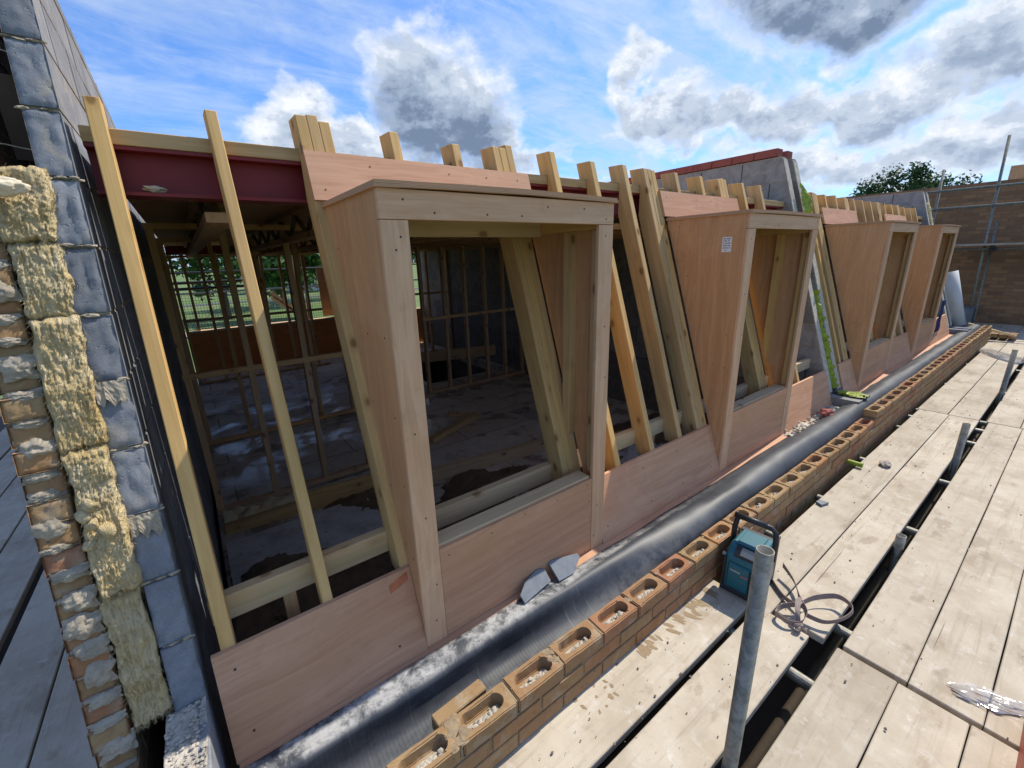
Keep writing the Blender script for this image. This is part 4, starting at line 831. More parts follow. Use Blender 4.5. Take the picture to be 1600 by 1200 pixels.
for i, (x, y, zz, r) in enumerate(((-0.40, 1.30, -1.37, 0.030), (-0.375, 1.27, -1.40, 0.028), (-0.43, 1.25, -1.40, 0.030), (-0.385, 1.20, -1.41, 0.034), (-0.43, 1.18, -1.41, 0.026), (-0.40, 1.14, -1.415, 0.03))):
    o = MB().blob((x, y, zz), r, 3, 0.4, 1.7, i * 5.3, 0, (1.2, 1, 0.7)).build('mortar_lump', M['mortar']); tag(o, ['top', 'right hand', 'left hand', 'large front', 'small left front', 'lowest'][i] + ' loose mortar lump at the foot of the brick leaf', 'mortar lump', 'loose mortar lumps at the brick leaf foot')
# mineral wool batts between the leaves
BATT = [(-0.375, -0.255, 0.29, 0.080, 0.032), (-0.374, -0.262, 0.082, -0.128, 0.022), (-0.374, -0.266, -0.126, -0.49, 0.026), (-0.370, -0.272, -0.485, -0.90, 0.034), (-0.37, -0.280, -0.88, -1.27, 0.018)]
batt_lab = ['topmost wool batt, bulging over the bricks', 'second wool batt from the top', 'middle wool batt, longest flat one', 'fourth wool batt, torn into tufts at its foot', 'lowest wool batt, darker and recessed']
for i, (a, b_, zt, zb, pr) in enumerate(BATT):
    m = MB(); sd = i * 7.7; L_ = zt - zb; nx, nz = 48, int(L_ / 0.0032)
    def wf(u, v):
        zz = zt - L_ * v; ed = min(u, 1 - u) * 2; top = min(v, 1 - v)
        wob = 0.012 * fn((v * L_ * 8, sd, 0), 1.0) ; x = a + (b_ - a) * u + wob + 0.006 * fn((u * 3, v * L_ * 30, sd), 1.2)
        if i == 0 and v < 0.75: x -= 0.05 * (1 - u) * math.sin(math.pi * min(1, v / 0.75)) 
        out = pr * (min(1, ed * 4.5) ** 0.5) * (min(1, top * L_ * 70) ** 0.5)
        q = Vector((x * 1.0, zz, sd))
        lay = 0.0052 * mnoise.noise(Vector((x * 230, zz * 34, sd))) + 0.0042 * mnoise.noise(Vector((x * 110, zz * 120, sd))) + 0.003 * (mnoise.noise(Vector((x * 420, zz * 60, sd + 2)))) + 0.007 * mnoise.noise(q * 24) + 0.014 * mnoise.noise(q * 9) - 0.012 * max(0, mnoise.noise(Vector((x * 30, zz * 9, sd + 4))) - 0.25)
        zz += 0.010 * mnoise.noise(Vector((x * 70, zz * 20, sd + 3))) * (1 if top < 0.05 else 0.3)
        return Vector((x, YF(zz) - out + lay + 0.012, zz))
    m.grid(nx, nz, wf)
    m.box(a + 0.006, b_ - 0.006, YF(zt) + 0.05, YF(zt) + 0.5, zb + 0.01, zt - 0.01)
    # loose fibres and tufts
    for q in range(int(900 * L_ / 0.3)):
        u = random.random(); v = random.random()
        if random.random() < 0.35: u = random.choice((0.02, 0.98)) + random.uniform(-0.02, 0.02)
        if random.random() < 0.15: v = 0.99
        p = wf(min(1, max(0, u)), v); ln = random.uniform(0.008, 0.024); dr = Vector((random.gauss(0, 0.5), -abs(random.gauss(0.5, 0.3)), random.gauss(-0.6, 0.6))).normalized()
        s = dr.cross(Vector((random.random(), random.random(), random.random()))).normalized() * random.uniform(0.0004, 0.0011)
        m.add([p - s + Vector((0, 0.004, 0)), p + s + Vector((0, 0.004, 0)), p + dr * ln * 0.6 + s * 0.7, p + dr * ln], [(0, 1, 2), (0, 2, 3)])
    if i == 3:
        for q in range(9): m.blob((-0.35 + random.uniform(-0.02, 0.04), YF(-0.72) - 0.03, -0.62 - q * 0.03), random.uniform(0.012, 0.022), 2, 0.8, 2.6, q, 0, (1, 0.7, 1.3))
    o = m.build('insulation_batt', M['wool'], smooth=True); tag(o, 'yellow ' + batt_lab[i] + ' of the left cavity', 'insulation', 'wool batts in the left cavity')
m = MB(); m.blob((-0.345, YF(0.2) - 0.062, 0.222), 0.036, 4, 0.35, 1.6, 3.0, 0, (1.35, 0.8, 0.72))
o = m.build('foam_lump', M['foam'], smooth=True); tag(o, 'smooth cream foam lump on top of the highest wool batt', 'foam lump')
# ================================================================== GREY PARTY WALL IN THE MIDDLE
def party(x0, x1, ztop, mat, lab, cop, lime):
    root = thing('party_wall', ((x0 + x1) / 2, 4, -4), lab, 'block wall'); w = (x1 - x0 - 0.12) / 2
    for k, xa in enumerate((x0, x1 - w)):
        m = MB(); mm = MB(); z = -1.40; c = 0
        while z < ztop - 0.1:
            z1 = min(z + 0.215, ztop - (0.075 if cop else 0)); y = YF(z); ln = 0.44 if c % 2 else 0.22; fst = True
            while y < 10.4:
                y1 = min(10.4, y + ln); 
                if fst: m.prism_x([(YF(z), z), (y1, z), (y1, z1), (YF(z1), z1)], xa, xa + w)
                else: m.box(xa + random.uniform(-.002, .002), xa + w + random.uniform(-.002, .002), y, y1, z, z1)
                y = y1 + 0.01; ln = 0.44; fst = False
            mm.box(xa + 0.004, xa + w - 0.004, YF(z1) + 0.006, 10.4, z1 - 0.002, z1 + 0.012)
            z += 0.225; c += 1
        m.box(xa, xa + w, 1.335, 10.4, -3.9, -1.41); m.box(xa, xa + w, 1.09, 1.33, -3.9, -1.42)
        if not cop: m.box(xa, xa + w, 1.0, 1.1, -3.9, -1.7)
        m.build('block_leaf', M[mat], root); mm.build('mortar_joints', M['mortar'], root)
        mo2 = MB().prism_x([(YF(-1.39) - 0.006, -1.39), (YF(ztop - 0.1) - 0.006, ztop - 0.1), (YF(ztop - 0.1) + 0.004, ztop - 0.1), (YF(-1.39) + 0.004, -1.39)], xa + 0.006, xa + w - 0.006)
        mo2.build('end_mortar', M['crumbs'], root)
        if cop:
            m = MB(); y = YF(ztop) + 0.02
            while y < 10.3: m.box(xa - 0.006, xa + w + 0.006, y, y + 0.215, ztop - 0.07, ztop); y += 0.222
            m.build('coping', M['coping'], root)
    if lime:
        m = MB()
        def lf(u, v):
            z = -1.37 + 0.95 * v; q = Vector((u * 1.6, v * 16, 2.0)); xm = (x0 + x1) / 2 + 0.022 * mnoise.noise(Vector((0, v * 9, 1)))
            wd = 0.052 + 0.02 * mnoise.noise(Vector((3, v * 14, 0)))
            return Vector((xm + (u - 0.5) * 2 * wd, YF(z) + 0.004 - 0.085 * abs(mnoise.noise(q)) - 0.03 * abs(mnoise.noise(q * 2.7)) + 0.07 * abs(2 * u - 1) ** 2, z + 0.012 * mnoise.noise(q * 1.7)))
        m.grid(12, 150, lf)
        for i in range(30):
            p = Vector(((x0 + x1) / 2 + random.uniform(-0.05, 0.05), 1.32 - 0.2 * i / 30, -1.40)); s = Vector((0.03, 0.01, random.uniform(-0.01, 0.012))); q = Vector((0.01, -0.05, random.uniform(-0.005, 0.015))); m.add([p - s, p + s, p + s + q, p - s + q], [(0, 1, 2, 3)])
        m.build('lime_membrane', M['lime'], root)
        m = MB().grid(14, 24, lambda u, v: Vector(((x0 + x1) / 2 + 0.03 + (u - 0.5) * (0.07 + 0.14 * v) + 0.05 * v, YF(0.55 - 0.32 * v) - 0.03 - 0.06 * math.sin(math.pi * v) * (1 - abs(2 * u - 1)) - 0.015 * fn((u * 4, v * 5, 0), 1.5), 0.60 - 0.33 * v + 0.02 * fn((u * 5, v * 3, 2), 1.4))))
        m.build('lime_flap', M['lime'], root, smooth=True)
    return root
party(4.87, 5.20, 0.93, 'lblock', 'grey twin leaf block party wall with red coping and lime plastic in its cavity', True, True)
party(10.30, 10.65, 0.91, 'dblock', 'dark block party wall beyond the farthest dormer', False, False)
m = MB(); 
for i in range(60):
    z = 0.2 + 0.45 * random.random(); p = Vector((10.47 + random.uniform(-.04, .05), YF(z) - 0.01, z)); m.blob(p, random.uniform(0.015, 0.035), 1, 0.6, 2, i, 0, (1, 0.7, 1.5))
o = m.build('wool_strip', M['wool']); tag(o, 'pale wool hanging out of the dark far party wall', 'insulation scrap')

# ================================================================== FAR BRICK WALL AND ITS SCAFFOLD
o = MB().box(14.0, 14.22, -12, 9, -6.9, 1.2).build('brick_wall', M['farbrick'], origin=(14, 0, 1.2)); tag(o, 'tall brown brick end wall behind scaffold poles on the right', 'brick wall')
def pole(x, y, z0, z1, lab, lean=(0, 0), r=0.0242, group='upright scaffold poles', mat='galv'):
    o = MB().tube([(x, y, z0), (x + lean[0], y + lean[1], z1)], r, 20, hollow=0.86).build('scaffold_pole', M[mat], smooth=False)
    for p in o.data.polygons: p.use_smooth = len(p.vertices) == 4
    return tag(o, lab, 'scaffold pole', group)
pole(1.185, 0.405, -3.5, -0.832, 'nearest scaffold pole, standing in the gap in front of the radio')
pole(3.13, 0.37, -3.5, -1.67, 'short scaffold pole end in the board gap, just above deck level')
pole(4.80, 0.375, -3.5, -1.41, 'scaffold pole in the board gap beyond the short stub', lean=(0.04, 0))
pole(7.35, 0.375, -3.5, -1.20, 'farthest scaffold pole in the board gap, at the right edge', lean=(0.1, 0))
pole(13.5, 1.43, -3, 1.98, 'tallest scaffold pole in front of the brick end wall', lean=(0, 0.17))
pole(13.5, 2.36, -3, 1.5, 'second scaffold pole in front of the brick end wall, left of the tallest', lean=(0, 0.08))
pole(13.75, 1.38, -3, 0.40, 'short scaffold pole beside the tallest one at the brick end wall', lean=(0, 0.09))
for i, (z, x) in enumerate(((1.06, 13.45), (0.70, 13.45), (-0.155, 13.43), (-0.155, 13.62))):
    o = MB().tube([(x, 2.75, z), (x, -6, z)], 0.0242, 12).build('ledger_tube', M['galv'], smooth=True); tag(o, ['top', 'second', 'lowest front', 'lowest rear'][i] + ' horizontal scaffold tube on the brick end wall', 'scaffold tube', 'ledger tubes on the end wall')
for i in range(2):
    o = MB().box(13.3 + i * 0.235, 13.525 + i * 0.235, -6, 2.9, -0.085, -0.047).build('scaffold_board', M['board'], grain=(0, 1, 0), bevel=0.003); tag(o, ('front' if i == 0 else 'rear') + ' board of the high lift at the brick end wall', 'scaffold board', 'boards of the lift at the end wall')
for i, y in enumerate((1.40, 0.55, 0.40)):
    m = MB().box(13.37, 13.49, y - 0.045, y + 0.045, -0.20, -0.11).tube([(13.36, y - 0.03, -0.155), (13.36, y + 0.05, -0.155)], 0.012, 8).tube([(13.40, y, -0.22), (13.40, y, -0.09)], 0.030, 10)
    o = m.build('coupler', M['black'], bevel=0.006); tag(o, ['left', 'middle', 'right'][i] + ' clamp coupler under the high lift at the brick end wall', 'coupler', 'couplers at the end wall')
o = MB().box(18.0, 18.1, 1.55, 1.95, 0.0, 1.88).box(18.05, 18.2, 1.45, 1.55, 0, 1.72).build('timber_post', M['stud'], bevel=0.005); tag(o, 'orange brown timber end rising behind the brick end wall', 'timber')

# ================================================================== SCAFFOLD DECK
deck = [(-0.9, 1.985, 0.700, 0.922, 'board beside the parapet in the near deck, brown stains by the radio'), (-0.9, 1.985, 0.443, 0.668, 'board left of the nearest pole in the near deck'), (-0.9, 2.02, 0.138, 0.345, 'board right of the nearest pole in the near deck'), (-0.9, 2.02, -0.072, 0.134, 'second board right of the nearest pole in the near deck'), (-0.9, 2.02, -0.29, -0.076, 'outermost board of the near deck at the bottom right corner'),
        (1.93, 6.09, 0.612, 0.846, 'long board beside the parapet under the radio'), (2.02, 6.09, 0.396, 0.607, 'long board left of the deck gap, under the strap'), (2.045, 6.09, 0.113, 0.33, 'long board right of the deck gap'), (2.04, 6.09, -0.102, 0.109, 'second long board right of the deck gap, clear film on its end'), (2.04, 6.09, -0.32, -0.106, 'third long board right of the deck gap'), (2.04, 6.09, -0.54, -0.324, 'outermost long board at the right edge'),
        (6.1, 10.15, 0.628, 0.86, 'far board beside the parapet'), (6.1, 10.15, 0.40, 0.622, 'far board left of the deck gap, under the crumpled film'), (6.1, 10.15, 0.128, 0.345, 'far board right of the deck gap'), (6.1, 10.15, -0.09, 0.124, 'second far board right of the deck gap'),
        (10.16, 13.9, 0.69, 0.95, 'farthest board beside the parapet end'), (10.16, 13.9, 0.40, 0.684, 'farthest board left of the deck gap'), (10.16, 13.9, 0.13, 0.345, 'farthest board right of the deck gap'), (11.6, 13.9, 0.955, 1.2, 'farthest board at the membrane end'), (11.9, 13.9, 1.205, 1.43, 'farthest board at the foot of the leaning roll')]
for i, (a, b_, y0, y1, lab) in enumerate(deck):
    dz = random.uniform(-0.003, 0.003) * (i > 0); m = MB(); skew = random.uniform(-0.003, 0.003)
    n = 14; poly0 = [(a + random.uniform(0, 0.004), y0 + skew * 0), (a, y1)]
    vs = []; 
    for q in range(n + 1):
        x = a + (b_ - a) * q / n; w1 = 0.0022 * fn((x * 1.7, i, 0), 1.0, 1); w2 = 0.0022 * fn((x * 1.7, i, 3), 1.0, 6); zz = BD + dz + 0.003 * fn((x * 0.8, i, 9), 1.0)
        vs += [(x, y0 + w1, zz - 0.038), (x, y1 + w2, zz - 0.038), (x, y1 + w2, zz), (x, y0 + w1, zz)]
    fs = [(0, 1, 2, 3), (4 * n + 3, 4 * n + 2, 4 * n + 1, 4 * n)]
    for q in range(n):
        for k in range(4): fs.append((q * 4 + k, (q + 1) * 4 + k, (q + 1) * 4 + (k + 1) % 4, q * 4 + (k + 1) % 4))
    m.add(vs, fs); o = m.build('scaffold_board', M['board'], grain=(1, 0, 0), bevel=0.0035); tag(o, 'weathered ' + lab, 'scaffold board', 'scaffold boards of the deck')
# tubes under the deck, and a dark sheet standing in for shade in the gaps
for i, x in enumerate((0.55, 1.79, 2.21, 3.45, 4.4, 5.5, 5.95, 6.25, 7.7, 9.2)):
    o = MB().tube([(x, -0.7, BD - 0.066), (x, 0.90, BD - 0.066)], 0.0242, 14, hollow=0.86).build('transom_tube', M['galv'], smooth=False); tag(o, ORD[i] + ' cross tube from the camera under the deck boards', 'scaffold tube', 'cross tubes under the deck')
for i, y in enumerate((0.405,)):
    o = MB().tube([(-1, y, BD - 0.22), (13.5, y, BD - 0.22)], 0.0242, 12).build('ledger_tube', M['bark'], smooth=True); tag(o, 'dirty long tube running under the deck gap', 'scaffold tube', 'long tubes under the deck')
o = MB().tube([(4.05, 0.98, -1.69), (4.05, 0.80, -1.69)], 0.02, 12).build('tie_tube', M['lime']); tag(o, 'short yellow capped tube end between parapet and far boards', 'scaffold tube')
o = MB().tube([(2.60, 0.98, -1.70), (2.60, 0.82, -1.70)], 0.016, 12).build('tie_tube', M['galv']); tag(o, 'short grey tube end between parapet and long board', 'scaffold tube')
o = MB().box(-14, -0.46, -4, 12, BD - 0.60, BD - 0.56).box(-0.9, 13.9, -0.9, 0.90, BD - 0.60, BD - 0.56).build('gap_shade_sheet', M['deck']); tag(o, 'dark sheet added below the deck gaps to stand in for shade', 'shade sheet')  # added sheet, coloured dark to give the shade seen below the boards
# boards along the left gable, in the wall's shade
for i, (a, b_) in enumerate(((-0.72, -0.50), (-0.80 - 0.215, -0.80 + 0.07), (-1.285, -1.065), (-1.52, -1.295), (-1.75, -1.53), (-2.0, -1.77))):
    if i == 1: a, b_ = -1.02, -0.805
    if i == 0: a, b_ = -0.797, -0.57
    o = MB().box(a, b_, 0.6, 9.5, BD - 0.038, BD).build('scaffold_board', M['board'], grain=(0, 1, 0), bevel=0.0035); tag(o, 'shaded ' + ORD[i] + ' board out from the brick leaf on the left scaffold', 'scaffold board', 'scaffold boards left of the gable')
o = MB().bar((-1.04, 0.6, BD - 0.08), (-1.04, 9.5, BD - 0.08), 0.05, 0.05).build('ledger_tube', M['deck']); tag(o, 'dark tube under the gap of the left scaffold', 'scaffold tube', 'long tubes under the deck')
# toe board in red paint at the lower right corner
o = MB().box(1.55, 2.19, -0.225, -0.19, BD + 0.001, BD + 0.16).build('toe_board', M['redpaint'], grain=(1, 0, 0), bevel=0.004); tag(o, 'red painted toe board at the lower right corner', 'toe board')

# dried splashes and crumbs on the boards
m = MB()
def splash(cx, cy, a, w, h, sd):
    n = 16; vs = []
    for k in range(n):
        an = 2 * math.pi * k / n; rr = 1 + 0.55 * fn((math.cos(an) * 1.3, math.sin(an) * 1.3, sd), 1.2) + 0.25 * fn((math.cos(an) * 4, math.sin(an) * 4, sd), 1.2)
        x = math.cos(an) * w * rr; y = math.sin(an) * h * rr; vs.append((cx + x * math.cos(a) - y * math.sin(a), max(0.712, min(0.914, cy + x * math.sin(a) + y * math.cos(a))), 0))
    vs = [(p_[0], p_[1], BD + 0.003 * fn((p_[0] * 0.8, 0, 9), 1.0) + 0.0008) for p_ in vs]
    m.add(vs + [(cx, max(0.72, min(0.905, cy)), BD + 0.003 * fn((cx * 0.8, 0, 9), 1.0) + 0.0012)], [(k, (k + 1) % n, n) for k in range(n)])
for q in range(22): splash(1.62 + random.uniform(-0.10, 0.30), 0.885 - abs(random.gauss(0, 0.03)), R(random.gauss(-75, 12)), random.uniform(0.016, 0.045), random.uniform(0.005, 0.012), q * 3.3)
for q in range(10): splash(1.36 + random.uniform(-0.06, 0.08), 0.885 - abs(random.gauss(0, 0.025)), R(random.gauss(-75, 15)), random.uniform(0.012, 0.035), random.uniform(0.005, 0.011), 90 + q * 3.3)
for q in range(14): splash(1.05 + random.uniform(-0.12, 0.16), 0.85 + random.uniform(-0.05, 0.05), R(random.uniform(-90, 0)), random.uniform(0.004, 0.014), random.uniform(0.004, 0.009), 190 + q * 3.3)
o = m.build('mud_splashes', M['splash']); o['kind'] = 'stuff'; tag(o, 'brown dried splashes on the board beside the radio', 'splashes')
m = MB()
for q in range(330):
    x = 0.6 + 7 * random.random() ** 1.6; y = random.choice((random.uniform(0.66, 0.84), random.uniform(0.44, 0.60), random.uniform(-0.3, 0.32)))
    if 0.335 < y < 0.45: continue
    r = random.choice((0.0015, 0.002, 0.002, 0.003, 0.005)); m.blob((x, y, BD + 0.003 + r * 0.4), r, 1, 0.6, 2, q, 0, (1.4, 1, 0.7))
o = m.build('board_crumbs', M['crumbdark']); o['kind'] = 'stuff'; tag(o, 'tiny crumbs of dirt and mortar scattered on the deck boards', 'crumbs')

# ================================================================== RADIO AND STRAP
rx, ry, rz = 1.965, 0.765, BD + 0.003
RM = Matrix.Translation((rx, ry, rz)) @ Matrix.Rotation(R(5), 4, 'Z')
radio = thing('site_radio', (rx + 0.12, ry, rz), 'teal and black job site radio with a carrying handle behind the nearest pole', 'radio')
def rbox(m, x0, x1, y0, y1, z0, z1, mi=0): m.box(x0, x1, y0, y1, z0, z1, mi, RM)
m = MB(); m.add([RM @ Vector(p) for p in [(0.0, -0.082, 0.02), (0.0, 0.082, 0.02), (0.0, 0.082, 0.215), (0.0, -0.082, 0.215), (0.22, -0.082, 0.02), (0.22, 0.082, 0.02), (0.22, 0.082, 0.262), (0.22, -0.082, 0.262), (0.05, -0.082, 0.262), (0.05, 0.082, 0.262)]],
      [(0, 3, 2, 1), (4, 5, 6, 7), (0, 1, 5, 4), (3, 8, 9, 2), (8, 7, 6, 9), (0, 4, 7, 8, 3), (1, 2, 9, 6, 5)]); m.build('body', M['teal'], radio, bevel=0.012)
m = MB(); rbox(m, -0.008, 0.228, -0.088, 0.088, 0.0, 0.03); rbox(m, 0.205, 0.25, -0.09, 0.09, 0.0, 0.255); m.build('bumper', M['black'], radio, bevel=0.01)
for sx in (-0.09, 0.072):
    m = MB(); rbox(m, -0.004, 0.03, sx, sx + 0.018, 0.03, 0.20); m.build('corner_guard', M['black'], radio, bevel=0.006)
m = MB(); rbox(m, -0.012, 0.004, -0.045, 0.062, 0.045, 0.185); m.build('battery_door', M['teal'], radio, bevel=0.008)
m = MB(); rbox(m, -0.016, 0.0, -0.074, -0.045, 0.035, 0.175); m.build('latch', M['black'], radio, bevel=0.005)
m = MB(); m.add([RM @ Vector(p) for p in [(0.006, -0.06, 0.226), (0.006, 0.045, 0.226), (0.046, 0.045, 0.266), (0.046, -0.06, 0.266), (0.006, -0.06, 0.21), (0.006, 0.045, 0.21), (0.046, 0.045, 0.25), (0.046, -0.06, 0.25)]], [(0, 3, 2, 1), (0, 1, 5, 4), (3, 7, 6, 2), (0, 4, 7, 3), (1, 2, 6, 5)]); m.build('display_bezel', M['black'], radio)
m = MB(); m.add([RM @ Vector(p) for p in [(0.011, -0.052, 0.2325), (0.011, 0.018, 0.2325), (0.041, 0.018, 0.2625), (0.041, -0.052, 0.2625)]], [(0, 3, 2, 1)]); m.build('display', M['lcd'], radio)
m = MB(); rbox(m, 0.055, 0.20, -0.05, 0.055, 0.262, 0.268); m.build('top_panel', M['teal'], radio, bevel=0.003)
m = MB(); rbox(m, 0.03, 0.2, -0.094, -0.082, 0.05, 0.22); m.build('speaker_grille', M['grey'], radio, bevel=0.004)
m = MB()
pts = [RM @ Vector(p) for p in [(0.13, 0.098, 0.20), (0.135, 0.098, 0.30), (0.14, 0.092, 0.355), (0.14, 0.07, 0.372), (0.14, -0.07, 0.372), (0.14, -0.092, 0.35), (0.135, -0.098, 0.30), (0.13, -0.098, 0.20)]]
m.tube(pts, 0.0135, 10); m.tube([RM @ Vector((0.14, 0.105, 0.372)), RM @ Vector((0.14, -0.05, 0.373))], 0.0155, 10); m.build('handle', M['black'], radio, smooth=True)
m = MB().tube([RM @ Vector((0.02, 0.083, 0.20)), RM @ Vector((0.02, 0.100, 0.20))], 0.010, 12); m.build('knob', M['grey'], radio)
lm = RM @ Matrix.Translation((-0.0126, 0.022, 0.148)) @ Matrix(((0, 0, -1), (-1, 0, 0), (0, 1, 0))).to_4x4()
text('makita', 0.018, lm, M['silver'], 'logo', radio)
m = MB(); rbox(m, -0.0128, -0.011, -0.04, -0.006, 0.13, 0.135); m.build('logo_bar', M['redpaint'], radio)

def catmull(P, n=8):
    P = [Vector(p) for p in P]; out = []
    for i in range(len(P) - 1):
        p0, p1, p2, p3 = P[max(i - 1, 0)], P[i], P[i + 1], P[min(i + 2, len(P) - 1)]
        for k in range(n):
            t = k / n; out.append(0.5 * ((2 * p1) + (p2 - p0) * t + (2 * p0 - 5 * p1 + 4 * p2 - p3) * t * t + (3 * p1 - p0 - 3 * p2 + p3) * t ** 3))
    out.append(P[-1]); return out
def ribbon(m, P, w, upf):
    pts = catmull(P); vs = []; n = len(pts)
    for i, p in enumerate(pts):
        u = upf(i / (n - 1), p).normalized(); tan = (pts[min(i + 1, n - 1)] - pts[max(i - 1, 0)]).normalized(); nr = tan.cross(u).normalized() * 0.0012
        vs += [p - u * w / 2 - nr, p + u * w / 2 - nr, p + u * w / 2 + nr, p - u * w / 2 + nr]
    fs = []
    for i in range(n - 1):
        for k in range(4): fs.append((i * 4 + k, (i + 1) * 4 + k, (i + 1) * 4 + (k + 1) % 4, i * 4 + (k + 1) % 4))
    fs += [(0, 1, 2, 3), ((n - 1) * 4 + 3, (n - 1) * 4 + 2, (n - 1) * 4 + 1, (n - 1) * 4)]; m.add(vs, fs)
zb = BD + 0.018; m = MB(); up = lambda t, p: Vector((0.05 * math.sin(9 * t), 0.35 * math.sin(5 * t), 1))
ribbon(m, [(2.30, 0.69, zb + 0.05), (2.24, 0.61, zb + 0.03), (2.15, 0.55, zb + 0.02), (2.09, 0.51, zb + 0.03)], 0.028, up)
ribbon(m, [(2.20, 0.70, zb), (2.12, 0.60, zb), (2.09, 0.52, zb + 0.02)], 0.028, up)
ribbon(m, [(2.10, 0.53, zb + 0.03), (2.20, 0.50, zb + 0.03), (2.28, 0.43, zb + 0.04), (2.24, 0.36, zb + 0.045), (2.15, 0.37, zb + 0.035), (2.08, 0.42, zb + 0.02), (2.06, 0.49, zb + 0.02)], 0.026, up)
ribbon(m, [(2.09, 0.53, zb + 0.035), (2.03, 0.58, zb + 0.02), (1.97, 0.58, zb + 0.02), (1.955, 0.53, zb + 0.015), (2.0, 0.49, zb + 0.01), (2.06, 0.49, zb + 0.03), (2.10, 0.53, zb + 0.045)], 0.026, up)
ribbon(m, [(2.11, 0.53, zb + 0.05), (2.06, 0.53, zb + 0.06), (2.01, 0.51, zb + 0.045), (1.985, 0.49, zb + 0.0)], 0.028, lambda t, p: Vector((0.2, 1, 0.4)))
for q in range(10): m.blob((1.97 + random.uniform(-0.02, 0.02), 0.48 + random.uniform(-0.02, 0.02), zb + random.uniform(0.0, 0.02)), 0.011, 1, 0.6, 2, q)
o = m.build('webbing_strap', M['web']); tag(o, 'brown webbing strap tangled in loops on the boards beside the radio', 'strap')

# ================================================================== SMALL THINGS
def film(c, L_, W_, ang, lab, sd):
    Mx = Matrix.Translation(c) @ Matrix.Rotation(ang, 4, 'Z')
    k = 1.0 if L_ < 0.5 else 2.2
    m = MB().grid(60, 26, lambda u, v: Mx @ Vector(((u - 0.5) * L_ + 0.02 * fn((u * 2, v * 4, sd), 1.0), (v - 0.5) * W_ * (0.5 + 0.55 * math.sin(math.pi * u) + 0.25 * fn((u * 2, 0, sd), 1.5)), 0.006 + k * (0.022 * max(0, 0.3 + fn((u * 2.2, v * 1.6, sd), 1.2)) * math.sin(math.pi * min(1, max(0, v))) + 0.012 * abs(fn((u * 3 + v * 4, v * 1.5, sd), 1.3))))))
    o = m.build('plastic_film', M['film'], smooth=True); tag(o, lab, 'plastic film', 'scraps of clear plastic film on the deck')
film((2.19, -0.10, BD), 0.22, 0.10, R(-62), 'clear plastic scrap on the boards at the lower right', 3)
film((9.9, 0.60, BD), 1.1, 0.36, R(28), 'silvery crumpled plastic film on the far boards', 11)
for i, (x, y, r, lab, mt) in enumerate(((4.25, 0.70, 0.035, 'small grey stone lying on the long board', 'stone'), (4.42, 1.20, 0.05, 'brown brick chip on the mortar droppings beside the second dormer', 'coping'))):
    o = MB().blob((x, y, (BD if i == 0 else -1.47) + r * 0.5), r, 3, 0.4, 1.5, i * 4.4, 0, (1.5, 1, 0.7)).build('stone', M[mt]); tag(o, lab, 'stone')
o = MB().prism_z([(3.2, 0.80), (3.27, 0.78), (3.26, 0.835), (3.22, 0.84)], BD + 0.004, BD + 0.02).build('slate_chip', M['slate']); tag(o, 'thin slate chip on the edge of the long board', 'slate')
m = MB(); mw = Matrix.Translation((0.93, 1.222, -1.488)) @ Matrix.Rotation(0.10, 4, 'Z') @ Matrix.Rotation(R(40), 4, 'X')
m.add([mw @ Vector((x, y, z)) for z in (0, 0.008) for x, y in ((0, 0), (0.18, 0.01), (0.185, 0.07), (0.15, 0.09), (0.06, 0.075), (0.0, 0.04))], [(5, 4, 3, 2, 1, 0), (6, 7, 8, 9, 10, 11)] + [(i, (i + 1) % 6, 6 + (i + 1) % 6, 6 + i) for i in range(6)])
o = m.build('slate_piece', M['slate'], bevel=0.002); tag(o, 'broken grey slate leaning on the nearest dormer sole, left piece', 'slate', 'broken slates by the nearest dormer')
m = MB(); mw = Matrix.Translation((1.14, 1.225, -1.487)) @ Matrix.Rotation(-0.06, 4, 'Z') @ Matrix.Rotation(R(36), 4, 'X')
m.add([mw @ Vector((x, y, z)) for z in (0, 0.010) for x, y in ((0, 0), (0.09, 0.0), (0.17, 0.055), (0.165, 0.075), (0.02, 0.10), (-0.005, 0.095))], [(5, 4, 3, 2, 1, 0), (6, 7, 8, 9, 10, 11)] + [(i, (i + 1) % 6, 6 + (i + 1) % 6, 6 + i) for i in range(6)])
o = m.build('slate_piece', M['slate'], bevel=0.002); tag(o, 'broken grey slate leaning on the nearest dormer sole, right piece', 'slate', 'broken slates by the nearest dormer')
m = MB().grid(50, 20, lambda u, v: Vector((3.75 + 1.1 * u, 1.18 + 0.14 * v, -1.50 + 0.03 * max(0, fn((u * 6, v * 2, 4), 1.3) + 0.2) * math.sin(math.pi * v) + 0.008 * fn((u * 30, v * 6, 4), 1.3))))
for q in range(90): m.blob((3.8 + 1.0 * random.random(), 1.2 + 0.11 * random.random(), -1.49 + 0.015 * random.random()), random.uniform(0.004, 0.014), 1, 0.5, 2, q)
o = m.build('mortar_droppings', M['crumbs']); o['kind'] = 'stuff'; tag(o, 'pinkish mortar droppings on the sole beside the grey party wall', 'mortar droppings')
